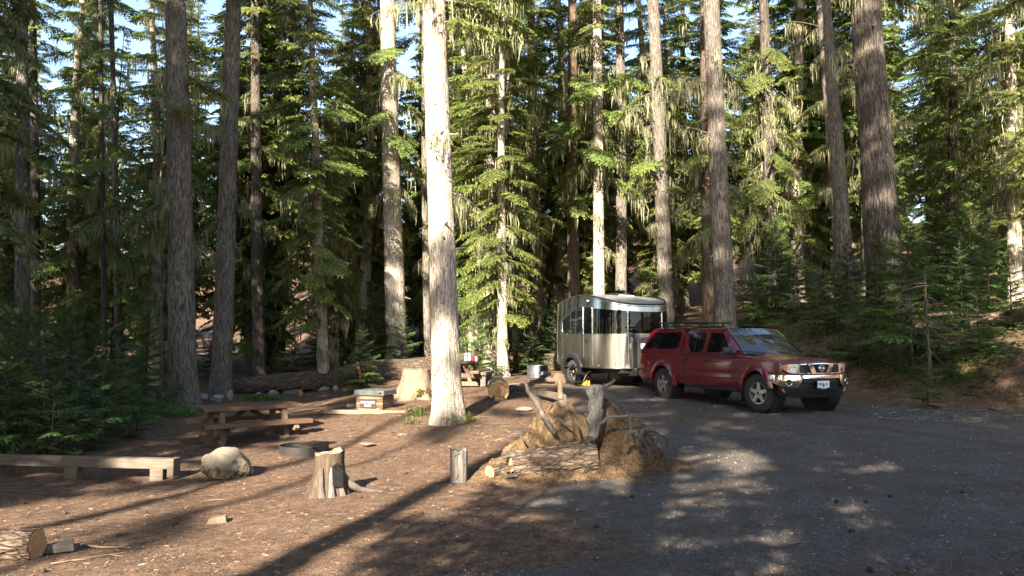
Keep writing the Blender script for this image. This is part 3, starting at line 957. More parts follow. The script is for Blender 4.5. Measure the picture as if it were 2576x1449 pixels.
for nm, lo, hi in (('front', 0, 15), ('middle', 15, 18), ('back', 18, 99)):
    for n_, i in enumerate(sorted((i for i, (u, d) in enumerate(TH) if lo <= d < hi), key=lambda i: TH[i][0])):
        THICK[i] = '%s young fir from the left in the %s row of the thicket' % (ORD[n_], nm)
for i, (u, d, k, s) in enumerate([(20, 13.2, 0, .62), (110, 14.2, 1, .95), (200, 14.6, 2, 1.15), (60, 16, 0, .7), (160, 17, 0, .66), (260, 15.6, 2, 1.2), (300, 17.2, 1, .8),
                                  (240, 19, 0, .62), (330, 19.5, 1, .8), (100, 20.5, 0, .75), (20, 21, 0, .85), (350, 16.3, 2, .8), (180, 23, 0, .75), (-40, 14, 0, .7), (310, 23.5, 1, .9), (-60, 12.6, 1, .9), (140, 12.9, 2, .9)]):
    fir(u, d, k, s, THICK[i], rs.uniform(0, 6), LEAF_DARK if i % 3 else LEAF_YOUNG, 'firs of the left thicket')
for i in range(70):
    u = rs.uniform(-50, 2700); d = rs.uniform(29, 48)
    if (1380 < u < 1750 and d < 33) or (u > 1960 and i % 2): continue
    lab = ('small dark fir in the undergrowth behind the fallen log', 'undergrowth behind the log') if u < 1380 else ('small fir in the undergrowth behind the vehicles and up the bank', 'undergrowth on the bank')
    fir(u, d, rs.choice([0, 1, 1, 2]), rs.uniform(.6, 1.1), lab[0], rs.uniform(0, 6), LEAF_DARK if rs.rand() < .65 else LEAF_YOUNG, lab[1])

# unseen trees added behind and beside the viewer to shape the shade
# (across, along the light, kind, scale): along 0 is level with the viewer
SHADE = [(-20.5, 9, 0, 1.2), (-24, 8, 4, 1.25), (-27.5, 9, 0, 1.25), (-31, 8, 2, 1.3), (-35, 9, 0, 1.3), (-39.5, 9, 4, 1.3), (-26, 2, 2, 1.3), (-33, 1, 0, 1.35), (-14.6, 2, 0, 1.05), (-16.6, 5, 4, 1.0), (-18.5, 1, 0, 1.1), (-13.4, -5, 2, 1.15), (-20.5, 6, 1, 1.1), (-16, -8, 0, 1.2), (-22, 0, 4, 1.1),
         (3.0, -7, 0, 1.1), (6.0, -9, 1, 1.0), (-11.8, -3, 0, .7), (-9.5, -6, 0, .72), 
         (15.5, 6, 0, 1.0)]
SHADE = [(s_ * math.cos(SUN_AZ) + d_ * math.sin(SUN_AZ), -s_ * math.sin(SUN_AZ) + d_ * math.cos(SUN_AZ), k, c) for s_, d_, k, c in SHADE]
for i, (x, y, k, s) in enumerate(SHADE):
    use_tree('hemlock_tree', K_MID[k], (x, y, gz(x, y)), i * 1.3, s, (0, 0), {'trunk': BARK}, label='unseen hemlock added out of view so that its crown shades the site', group='unseen shade hemlocks')
for i, (s_, d_, c) in enumerate([(-2.0, -3.4, 1.25), (-.6, -3.1, 1.3), (-6.0, -6.5, 1.0), (-8.0, -3.5, .8), (.9, -3.4, 1.35), (2.3, -3.2, 1.2), (.1, -2.4, .85), (1.6, -2.3, .9), (-1.4, -4.9, 1.15)]):  # unseen firs added to keep the near ground in shade
    x, y = s_ * math.cos(SUN_AZ) + d_ * math.sin(SUN_AZ), -s_ * math.sin(SUN_AZ) + d_ * math.cos(SUN_AZ)
    use_tree('young_fir', K_FIR[3], (x, y, gz(x, y)), i, c, (0, 0), {'crown': LEAF_YOUNG, 'trunk': BARK_DARK}, label='unseen young fir added just behind the viewer to shade the near ground', cat='fir', group='unseen shade firs')
for i, (s_, d_, r_) in enumerate([(-3.5, -14, .30), (-6.6, -20, .26), (-8.6, -15, .24), (-10.4, -19, .3), (-5.6, -24, .22), (6.6, -14, .3), (8.2, -8, .26), (9.8, -13, .3), (5.2, -18, .3)]):  # unseen sparse trees added for streaked and dappled shade
    x, y = s_ * math.cos(SUN_AZ) + d_ * math.sin(SUN_AZ), -s_ * math.sin(SUN_AZ) + d_ * math.cos(SUN_AZ)
    tm = trunk_mesh('shade_snag', r_, 24, 50 + i, 16, 40); cr = Crown(); r5 = np.random.RandomState(70 + i)
    for k in range(16): cr.bough(r5, B_MID, np.array([0, 0, r5.uniform(5, 22)]), r5.uniform(0, 6.28), r5.uniform(-.4, .2), r5.uniform(.8, 1.9), .8, k % 3 == 0)
    if i == 0:
        for k in range(5): cr.bough(r5, B_MID, np.array([0, 0, 17.7 + .2 * k]), P + r5.uniform(-.3, .3), r5.uniform(-.1, .1), r5.uniform(2.2, 2.9), .8)  # extra boughs placed to shade part of the middle trunk
    use_tree('shade_hemlock', cr.meshes('shade_snag'), (x, y, gz(x, y)), 0, 1, (0, 0), {'trunk': BARK}, trunk=tm, label='unseen sparse half-dead hemlock added behind the viewer to cast streaks of shade', group='unseen half-dead shade trees')
for i, (s_, d_, c) in enumerate([(1.0, -14, 1.1), (-1.0, -15, 1.12), (3.2, -16, 1.15), (5.0, -4, 1.35)]):  # unseen high crowns added to shade the pickup, drive and bank trunk
    x, y = s_ * math.cos(SUN_AZ) + d_ * math.sin(SUN_AZ), -s_ * math.sin(SUN_AZ) + d_ * math.cos(SUN_AZ)
    use_tree('hemlock_tree', K_DENSE if i < 3 else K_HIGH[0], (x, y, gz(x, y)), i * 2, c, (0, 0), {'trunk': BARK}, trunk=trunk_mesh('high_trunk', .3, 30, 90 + i, 16, 40), label='unseen bare-stemmed hemlock added behind the viewer, its high crown there to cast shade', group='unseen bare-stemmed shade trees')

# ------------------------------------------------------------------ vehicle materials
def glossy(name, c, rough, metal=0., coat=0., spec=.5, c2=None):
    return simple(name, c, rough, metal, spec, coat, .12, 3., c2=c2)


PAINT = glossy('red_car_paint', (.14, .004, .014), .26, .1, 1., .5, (.115, .003, .011))
CHROME = glossy('chrome', (.78, .78, .78), .06, 1.)
GLASS = glossy('tinted_glass', (.004, .005, .006), .03, 0., 0., .45)
SCREEN = glossy('windshield_glass', (.02, .025, .03), .02, 0., 1., 1.0)
BLACK = glossy('black_plastic', (.012, .012, .013), .45)
BLACK_M = glossy('black_metal', (.02, .02, .022), .35, .5)
RUBBER = simple('tyre_rubber', (.028, .027, .027), .85, vs=20, c2=(.016, .015, .015), bmp=.3)
ALLOY = glossy('alloy_wheel', (.52, .50, .48), .32, .85)
LENS = simple('headlight_lens', (.62, .64, .60), .08, 0., .6, 1., .5, 16., c2=(.30, .31, .30))
AMBER = glossy('amber_lens', (.55, .14, .015), .15, 0., 1.)
RED_LENS = glossy('red_lens', (.35, .01, .012), .15, 0., 1.)
WHITE = glossy('white_enamel', (.72, .73, .76), .4)
NAVY = glossy('plate_ink', (.03, .04, .12), .5)
GREEN_INK = glossy('plate_green', (.05, .17, .13), .5)


def text_mesh(txt, size, mat, parent, M, name='lettering', depth=.001, sx=1.0):
    cu = bpy.data.curves.new(name, 'FONT'); cu.body = txt; cu.size = size; cu.extrude = depth; cu.align_x = 'CENTER'; cu.align_y = 'CENTER'
    cu.offset = size * .012
    tmp = bpy.data.objects.new('tmp_text', cu); COL.objects.link(tmp)
    dg = bpy.context.evaluated_depsgraph_get()
    me = bpy.data.meshes.new_from_object(tmp.evaluated_get(dg))
    bpy.data.objects.remove(tmp); bpy.data.curves.remove(cu)
    me.transform(M @ Matrix.Diagonal((sx, 1, 1, 1))); me.materials.clear(); me.materials.append(mat); me.name = name
    return link(bpy.data.objects.new(name, me), parent)


def s1(a, b, x):
    return float(sm(a, b, x))


def make_truck():
    T = empty('pickup_truck', (5.93, 16.87, .012), R(-68.3), 'dark red crew-cab pickup with matching canopy shell parked on the gravel', 'pickup truck')
    XF = .86; AX0, AX1, WZ = .05, -3.55, .395

    def yside(x, z):
        ym = .915 - .085 * min(1, max(0, (x - .25) / .6)) ** 2 - .03 * min(1, max(0, (-4.2 - x) / .45)) ** 2
        return ym - .22 * (z - .80) ** 2 + .012 * s1(.73, .69, z)
    zt = lambda x: float(np.interp(-x, [-.86, -.8, -.6, -.2, .25, .5, 2.75, 2.77, 4.64], [1.02, 1.065, 1.115, 1.155, 1.195, 1.2, 1.2, 1.215, 1.215]))
    dx = lambda y: -.22 * (abs(y) / .9) ** 3
    xs = sorted(set([XF, .84, .78, .71] + [round(.65 - .04 * i, 3) for i in range(32)] + [-.75 - .25 * i for i in range(9)] + [round(-2.9 - .04 * i, 3) for i in range(33)] + [-4.3, -4.45, -4.6, -4.65]), reverse=True)
    secs = []
    for x in xs:
        z0 = zt(x); hd = 1 if x > -.4 else 0
        wv = .46 + .10 * (-x + .86) / 1.2 if hd else .5
        pts = [(0, z0 + .018 * hd), (wv - .04, z0 + .012 * hd), (wv + .02, z0 - .008), (.70, z0 - .022)]
        ye = yside(x, z0 - .10)
        pts += [(ye - .07, z0 - .04), (ye - .018, z0 - .068)]
        for z in [z0 - .105] + [1.04 - .036 * i for i in range(16)]: pts.append((yside(x, z), z))
        pts += [(yside(x, .45) - .015, .445), (yside(x, .45) - .08, .42), (0, .42)]
        w = s1(.0, .75, x)
        secs.append([(x + dx(y) * w, y, z) for y, z in pts])
    b = MB(); n = len(secs[0])
    for s in secs:
        b.v.extend([(p[0], p[1], p[2]) for p in s] + [(p[0], -p[1], p[2]) for p in s[-2:0:-1]])
    m = 2 * n - 2
    for i in range(len(secs) - 1):
        for k in range(m):
            b.f.append((i * m + k, i * m + (k + 1) % m, (i + 1) * m + (k + 1) % m, (i + 1) * m + k))
    for o in (0, (len(secs) - 1) * m):
        for k in range(n - 1):
            q = [o + k, o + k + 1, o + (m - k - 1) % m, o + (m - k) % m]
            b.f.append(tuple(dict.fromkeys(q)))
    body = b.build('body', PAINT, T, 32)
    bm = bmesh.new(); bm.from_mesh(body.data)                        # open the wheel arches; flares cover the edge
    kill = [f for f in bm.faces if any(abs(v.co.y) > .5 and min(math.hypot(v.co.x - AX0, v.co.z - WZ), math.hypot(v.co.x - AX1, v.co.z - WZ)) < .50 for v in f.verts)]
    bmesh.ops.delete(bm, geom=kill, context='FACES'); bm.to_mesh(body.data); bm.free()
    for ax in (AX0, AX1):
        for s in (-1, 1):
            MB().lathe([(.0, s * .575), (.456, s * .575), (.456, s * .87)], 40, 'Y', (ax, 0, WZ)).build('wheel_arch_liner', BLACK, T)
            f = MB(); prof = [(.456, -.05), (.456, .030), (.475, .048), (.52, .043), (.565, .022), (.60, -.004)]; NA = 29
            for i in range(NA):
                a = R((12 + 171 * i / (NA - 1)) if ax == AX0 else (-2 + 184 * i / (NA - 1)))
                for r, o in prof:
                    x = ax + r * math.cos(a); z = WZ + r * math.sin(a); zc = max(.43, min(1.1, z))
                    f.v.append((x + (dx(.9) * s1(.0, .75, x) if x > 0 else 0) * .7, s * (yside(x, zc) + o), z))
            k = len(prof)
            for i in range(NA - 1):
                for j in range(k - 1): f.f.append((i * k + j, i * k + j + 1, (i + 1) * k + j + 1, (i + 1) * k + j))
            f.build('fender_flare', PAINT, T, 40)
            MB().box((ax - .47, s * .84, .36), (.03, .26, .34), None, .008).build('mud_flap', BLACK, T)

    def gy(x, z):
        return .87 - .32 * (z - 1.18) - .06 * min(1, max(0, (x + 1.2) / .75))
    W1 = rounded([(-.86, 1.215), (-1.315, 1.645), (-1.78, 1.66), (-1.80, 1.205)], [.04, .04, .04, .05])
    W2 = rounded([(-1.93, 1.205), (-1.93, 1.66), (-2.50, 1.65), (-2.60, 1.56), (-2.58, 1.36), (-2.42, 1.205)], .05)
    W3 = rounded([(-2.97, 1.275), (-2.95, 1.675), (-4.18, 1.67), (-4.50, 1.30), (-4.40, 1.265)], [.08, .05, .10, .06, .06])
    cabp = rounded([(-.46, 1.14), (-1.20, 1.715), (-1.38, 1.735), (-2.60, 1.735), (-2.745, 1.68), (-2.755, 1.14)], [0, .08, .1, .06, .08, 0])
    topp = rounded([(-2.79, 1.15), (-2.80, 1.72), (-2.90, 1.765), (-4.22, 1.765), (-4.36, 1.70), (-4.655, 1.15)], [0, .04, .08, .08, .08, 0])
    for s in (-1, 1):
        fn = lambda x, z, d, s=s: (x, s * (gy(x, z) + d), z)
        patch('cab_side', cabp, fn, -.035, 0, PAINT, T, [W1, W2], .35)
        patch('canopy_side', topp, fn, -.03, .004, PAINT, T, [W3], .4)
        for w, nm in ((W1, 'front_window'), (W2, 'rear_window'), (W3, 'canopy_window')):
            patch(nm, w, fn, -.028, -.014, GLASS, T, (), .3)
        MB().box((-2.30, s * (gy(-2.3, 1.43) - .010), 1.43), (.022, .006, .46), Matrix.Rotation(s * .31, 4, 'X')).build('window_divider', BLACK, T)

    def roof(nm, x0, x1, ye, z0, rise, bow):
        g = MB(); NX, NY = 8, 17
        for i in range(NX):
            for j in range(NY):
                q = -1 + 2 * j / (NY - 1); q = math.copysign(abs(q) ** .8, q)
                t = i / (NX - 1)
                x = x0 + (x1 - x0) * t + (bow * (1 - q * q) * (1 - t) ** 3)
                g.v.append((x, ye * q, z0 + rise * (1 - abs(q) ** 3.2) * (1 - .12 * (1 - t) ** 2)))
        for i in range(NX - 1):
            for j in range(NY - 1): g.f.append((i * NY + j, i * NY + j + 1, (i + 1) * NY + j + 1, (i + 1) * NY + j))
        return g.build(nm, PAINT, T, 40)
    roof('cab_roof', -1.24, -2.75, gy(-2, 1.732), 1.732, .055, .10)
    roof('canopy_roof', -2.80, -4.34, gy(-2.9, 1.76) + .004, 1.762, .045, 0)
    back = MB(); NY = 9
    for j in range(NY):
        q = -1 + 2 * j / (NY - 1)
        for t in (0, .5, 1):
            x = -4.33 - .32 * t - .05 * (1 - q * q); z = 1.765 - .6 * t; back.v.append((x, q * gy(-4.4, max(1.18, z)), z))
    for j in range(NY - 1):
        for t in range(2): back.f.append((j * 3 + t, j * 3 + t + 1, j * 3 + t + 4, j * 3 + t + 3))
    back.build('canopy_hatch', GLASS, T, 40)
    MB().box((-2.772, 0, 1.42), (.03, 1.30, .55)).build('cab_gap', BLACK, T)
    # windshield
    g = MB(); NX, NY = 9, 17
    for i in range(NX):
        t = i / (NX - 1)
        for j in range(NY):
            q = -1 + 2 * j / (NY - 1); bw = 1 - abs(q) ** 2.4
            xb, zb = -.50 + .24 * bw, 1.185; xt, ztp = -1.235 + .10 * bw, 1.732 + .030 * bw
            y = q * ((1 - t) * .805 + t * (gy(-1.3, 1.73) - .015))
            g.v.append((xb + (xt - xb) * t + .018 * math.sin(P * t), y, zb + (ztp - zb) * t + .018 * math.sin(P * t)))
    for i in range(NX - 1):
        for j in range(NY - 1): g.f.append((i * NY + j, i * NY + j + 1, (i + 1) * NY + j + 1, (i + 1) * NY + j))
    g.build('windshield', SCREEN, T, 60)
    MB().box((-.36, 0, 1.192), (.26, 1.50, .03), None, .01).build('cowl', BLACK, T)
    for y in (-.42, .25):
        MB().tube([(-.25, y, 1.225), (-.32, y - .25, 1.235), (-.42, y - .52, 1.255)], .011, 6).build('wiper', BLACK, T)

    # front end
    nose = lambda y, z, d: (XF - .22 * (abs(y) / .9) ** 3 * s1(0, .75, XF) - .10 * max(0, z - 1.0) + d, y, z)
    for s in (-1, 1):
        hl = [(s * y, z) for y, z in [(.545, .825), (.50, 1.005), (.66, 1.012), (.80, .985), (.845, .945), (.74, .855), (.66, .825)]]
        h = patch('headlight', rounded(hl, .02), nose, -.01, .012, LENS, T, (), .12)
        patch('turn_signal', rounded([(s * y, z) for y, z in [(.735, .865), (.725, .995), (.80, .98), (.84, .945)]], .012), nose, .008, .0155, AMBER, h, (), .12)
        patch('reflector', rounded([(s * (.625 + .055 * math.cos(a)), .89 + .05 * math.sin(a)) for a in np.linspace(0, 2 * P, 14, endpoint=False)], 0), nose, .006, .0145, CHROME, h)
        gb = [(s * y, z) for y, z in [(.335, 1.022), (.225, 1.026), (.125, .815), (.235, .812)]]
        patch('grille_bar', gb, nose, .0, .045, CHROME, T, (), .08)
    gr = rounded([(-.535, .815), (-.50, 1.012), (0, 1.030), (.50, 1.012), (.535, .815)], .02)
    patch('grille', gr, nose, -.02, .008, BLACK, T, (), .12)
    mesh = MB()
    for k in range(-16, 17):
        for sg in (-1, 1):
            y0 = k * .042; a = (y0, .825); bq = (y0 + sg * .18, 1.005)
            if abs(a[0]) < .5 and abs(bq[0]) < .48: mesh.tube([nose(a[0], a[1], .012), nose(bq[0], bq[1], .012)], .0045, 4)
    mesh.build('grille_mesh', BLACK_M, T)
    inner = rounded([(-.52, .832), (-.487, .998), (0, 1.012), (.487, .998), (.52, .832)], .02)
    patch('grille_frame', gr, nose, .004, .026, CHROME, T, [inner], .12)
    em = MB(); NT = 28
    em.tube([nose(.062 * math.cos(a), .925 + .055 * math.sin(a), .045) for a in np.linspace(0, 2 * P, NT)], .009, 8, False)
    em.box((XF + .047, 0, .925), (.012, .165, .026), None, .004)
    em.build('emblem', CHROME, T, 40)
    # bumper: sheet bent along the plan curve
    cur = [(.93 - .20 * (y / .86) ** 3, y) for y in np.linspace(0, .86, 24)] + [(.665, .905), (.60, .925), (.52, .928), (.42, .928)]
    cur = np.array(cur); sl = np.concatenate([[0], np.cumsum(np.linalg.norm(np.diff(cur, axis=0), axis=1))])

    def bump_fn(s, z, d):
        a = abs(s); x = np.interp(a, sl, cur[:, 0]); y = np.interp(a, sl, cur[:, 1])
        x2 = np.interp(a + .02, sl, cur[:, 0]); y2 = np.interp(a + .02, sl, cur[:, 1])
        if a > sl[-1] - .03: nx, ny = 0, 1
        else:
            l = math.hypot(x2 - x, y2 - y) + 1e-9; nx, ny = (y2 - y) / l, -(x2 - x) / l
        bul = -.6 * (z - .68) ** 2
        d2 = d + bul
        return (x + nx * d2, (y + ny * d2) * (1 if s >= 0 else -1), z)
    E = sl[-1] - .01
    cp = [(-E, .79), (E, .79), (E, .68), (E - .35, .545), (.60, .535), (.53, .60), (.48, .725), (-.48, .725), (-.53, .60), (-.60, .535), (-E + .35, .545), (-E, .68)]
    fog = [[(s * .76 + .062 * math.cos(a), .645 + .062 * math.sin(a)) for a in np.linspace(0, 2 * P, 16, endpoint=False)] for s in (-1, 1)]
    bo = patch('front_bumper', cp, bump_fn, -.04, 0, CHROME, T, fog, .07, 30)
    for s in (-1, 1):
        c = Vector(bump_fn(s * .76, .645, -.03)); c2 = Vector(bump_fn(s * .76, .645, .0)); d = (c2 - c).normalized()
        MB().tube([c, c + d * .012], .062, 16).build('fog_lamp_recess', BLACK, bo)
        MB().tube([c + d * .012, c + d * .022], .032, 14).build('fog_lamp', BLACK_M, bo)
        MB().tube([Vector(bump_fn(s * .76 + .062 * math.cos(a), .645 + .062 * math.sin(a), .003)) for a in np.linspace(0, 2 * P, 20)], .007, 6, False).build('fog_lamp_ring', CHROME, bo)
    patch('valance', [(-1.12, .46), (1.12, .46), (1.05, .36), (.6, .335), (-.6, .335), (-1.05, .36)], bump_fn, -.12, -.05, BLACK, T, (), .1)
    patch('air_intake', [(-.62, .55), (-.50, .73), (.50, .73), (.62, .55), (.9, .54), (.9, .44), (-.9, .44), (-.9, .54)], bump_fn, -.14, -.055, BLACK, T, (), .1)
    patch('intake_bar', [(-.50, .605), (-.48, .65), (.48, .65), (.50, .605)], bump_fn, -.06, -.03, BLACK_M, T, (), .1)
    patch('lower_lip', [(-.62, .475), (-.58, .525), (.58, .525), (.62, .475)], bump_fn, -.09, -.02, BLACK, T, (), .1)
    pl = MB().box((.965, -.02, .60), (.012, .325, .172), None, .004).build('plate_frame', BLACK, T)
    MB().box((.970, -.02, .607), (.008, .300, .135)).build('number_plate', WHITE, pl)
    PM = Matrix(((0, 0, 1, .9755), (1, 0, 0, -.02), (0, 1, 0, .602), (0, 0, 0, 1)))
    text_mesh('909', .092, NAVY, pl, PM @ Matrix.Translation((-.082, 0, 0)), 'lettering', .001, .82)
    text_mesh('81', .092, NAVY, pl, PM @ Matrix.Translation((.078, 0, 0)), 'lettering', .001, .82)
    tr = MB()
    tr.add([PM @ Vector(p) for p in ((-.012, -.06, .001), (.012, -.06, .001), (.03, -.02, .001), (0, .05, .001), (-.03, -.02, .001))], [(0, 1, 2, 3, 4)])
    tr.build('plate_emblem', GREEN_INK, pl)
    text_mesh('LITHIA', .046, WHITE, pl, PM @ Matrix.Translation((.0, -.076, .002)), 'lettering')

    # sides
    for s in (-1, 1):
        for ln in ([(-.60, 1.14), (-.62, .95), (-.60, .62), (-.68, .47)], [(-1.86, 1.16), (-1.87, .9), (-1.87, .47)], [(-2.755, 1.16), (-2.76, .9), (-2.72, .6), (-2.72, .44)], [(-.68, .475), (-1.2, .475), (-2.72, .475)]):
            q = []
            for (x0, z0), (x1, z1) in zip(ln, ln[1:]):
                for t in (0, .34, .67): q.append((x0 + (x1 - x0) * t, z0 + (z1 - z0) * t))
            q.append(ln[-1])
            MB().tube([(x, s * (yside(x, z) - .001), z) for x, z in q], .0055, 5).build('panel_gap', BLACK, T)
        for x in (-1.70, -2.58):
            MB().box((x, s * (yside(x, 1.03) + .018), 1.03), (.19, .030, .035), None, .01).build('door_handle', BLACK, T)
        MB().tube([(x, s * (gy(x, 1.185) + .008), 1.165) for x in np.linspace(-.75, -2.70, 9)], .010, 5).build('belt_trim', BLACK, T)
        mr = MB()
        mr.box((-.82, s * 1.00, 1.265), (.13, .21, .155), Matrix.Rotation(s * .15, 4, 'Z'), .04)
        mr.box((-.80, s * .87, 1.20), (.08, .16, .05), None, .015)
        mr.build('door_mirror', BLACK, T, 50)
        patch('tail_light', rounded([(-4.44, .84), (-4.42, 1.13), (-4.60, 1.14), (-4.655, .84)], .02), lambda x, z, d, s=s: (x, s * (yside(x, z) + d), z), -.02, .012, RED_LENS, T, (), .1)
        MB().box((-1.7, s * .80, .40), (2.1, .08, .07), None, .02).build('rocker', BLACK, T)
    rb = MB()
    rb.box((-4.72, 0, .62), (.16, 1.70, .16), None, .05); rb.build('rear_bumper', CHROME, T, 50)
    MB().box((-4.86, 0, .45), (.30, .07, .07)).build('tow_hitch', BLACK_M, T)
    MB().box((-1.9, 0, .44), (4.9, 1.1, .20), None, .04).build('underbody', BLACK, T)
    MB().tube([(AX1, -.8, WZ), (AX1, .8, WZ)], .05, 10).build('rear_axle', BLACK, T)
    # rack on the canopy
    rk = []
    for s in (-1, 1):
        MB().box((-3.55, s * .52, 1.822), (1.35, .035, .03), None, .008).build('rack_rail', BLACK_M, T)
    for x in (-3.0, -3.95):
        MB().tube([(x, -.78, 1.915), (x, .78, 1.915)], .019, 8).build('rack_crossbar', BLACK_M, T)
        for s in (-1, 1):
            MB().box((x, s * .52, 1.87), (.06, .045, .085), None, .01).build('rack_foot', BLACK_M, T)
    # wheels
    tp = [(.215, -.125), (.25, -.133), (.33, -.132), (.368, -.118), (.385, -.095), (.388, 0), (.385, .095), (.368, .118), (.33, .132), (.25, .133), (.215, .125)]

    def wheel(x, s, steer=0.):
        t = MB(); t.lathe(tp, 56)
        for i in range(44):
            a = 2 * P * i / 44
            for y, w, o in ((-.098, .055, 0), (-.035, .045, .5), (.035, .045, 0), (.098, .055, .5)):
                a2 = a + o * 2 * P / 44; c = (.389 * math.cos(a2), y, .389 * math.sin(a2))
                t.box(c, (.016, w, .036), Matrix.Rotation(-a2, 4, 'Y'))
        w = t.build('wheel', RUBBER, T, 40)
        w.location = (x, s * .79, WZ); w.rotation_euler = (0, 0, steer + (P if s > 0 else 0))
        # the outer face looks along -Y
        r = MB(); r.lathe([(.228, -.118), (.224, -.128), (.212, -.126), (.205, -.10), (.20, .10)], 48)
        for i in range(5):
            a = 2 * P * i / 5 + .3
            ca, sa = math.cos(a), math.sin(a)
            loc = lambda u, v, d: (u * ca - v * sa, d, u * sa + v * ca)
            r.prism([(.06, -.042), (.21, -.034), (.21, .034), (.06, .042)], loc, -.118, -.075)
        r.lathe([(.0, -.124), (.052, -.124), (.062, -.115), (.075, -.112), (.085, -.118), (.10, -.115), (.105, -.08)], 28)
        r.build('rim', ALLOY, w, 35)
        MB().lathe([(0, -.05), (.203, -.05)], 24).build('brake_disc', BLACK, w)
        h = MB(); h.lathe([(0, -.128), (.028, -.128), (.034, -.122)], 16)
        for i in range(6): h.tube([(.062 * math.cos(i * P / 3), -.11, .062 * math.sin(i * P / 3)), (.062 * math.cos(i * P / 3), -.126, .062 * math.sin(i * P / 3))], .010, 6)
        h.build('hub_cap', BLACK_M, w, 40)
    for s in (-1, 1):
        wheel(AX0, s, R(9)); wheel(AX1, s)
    return T


TRUCK = make_truck()

# ------------------------------------------------------------------ travel trailer
ALU = None


def make_alu():
    m, t, p, o = nodes_of('brushed_aluminium')
    v = coords(t, (3, 3, .12))
    n1 = noise(t, v, 3, 2, .5)
    t.links.new(ramp(t, n1, [(.3, (.66, .64, .60)), (.7, (.78, .76, .72))]), p.inputs['Base Color'])
    p.inputs['Metallic'].default_value = 1.0
    p.inputs['Anisotropic'].default_value = .35
    t.links.new(ramp(t, n1, [(.3, .16), (.7, .26)]), p.inputs['Roughness'])
    bump(t, p, noise(t, coords(t, (1.2, 1.2, .5)), 1.6, 1, .5), .10, .05)
    return m


ALU = make_alu()
ALU_TRIM = glossy('aluminium_trim', (.72, .72, .72), .22, 1.)
SKIN_ROOF = glossy('roof_skin', (.40, .41, .40), .35, .6)
YELLOW = glossy('yellow_plastic', (.62, .36, .03), .5)


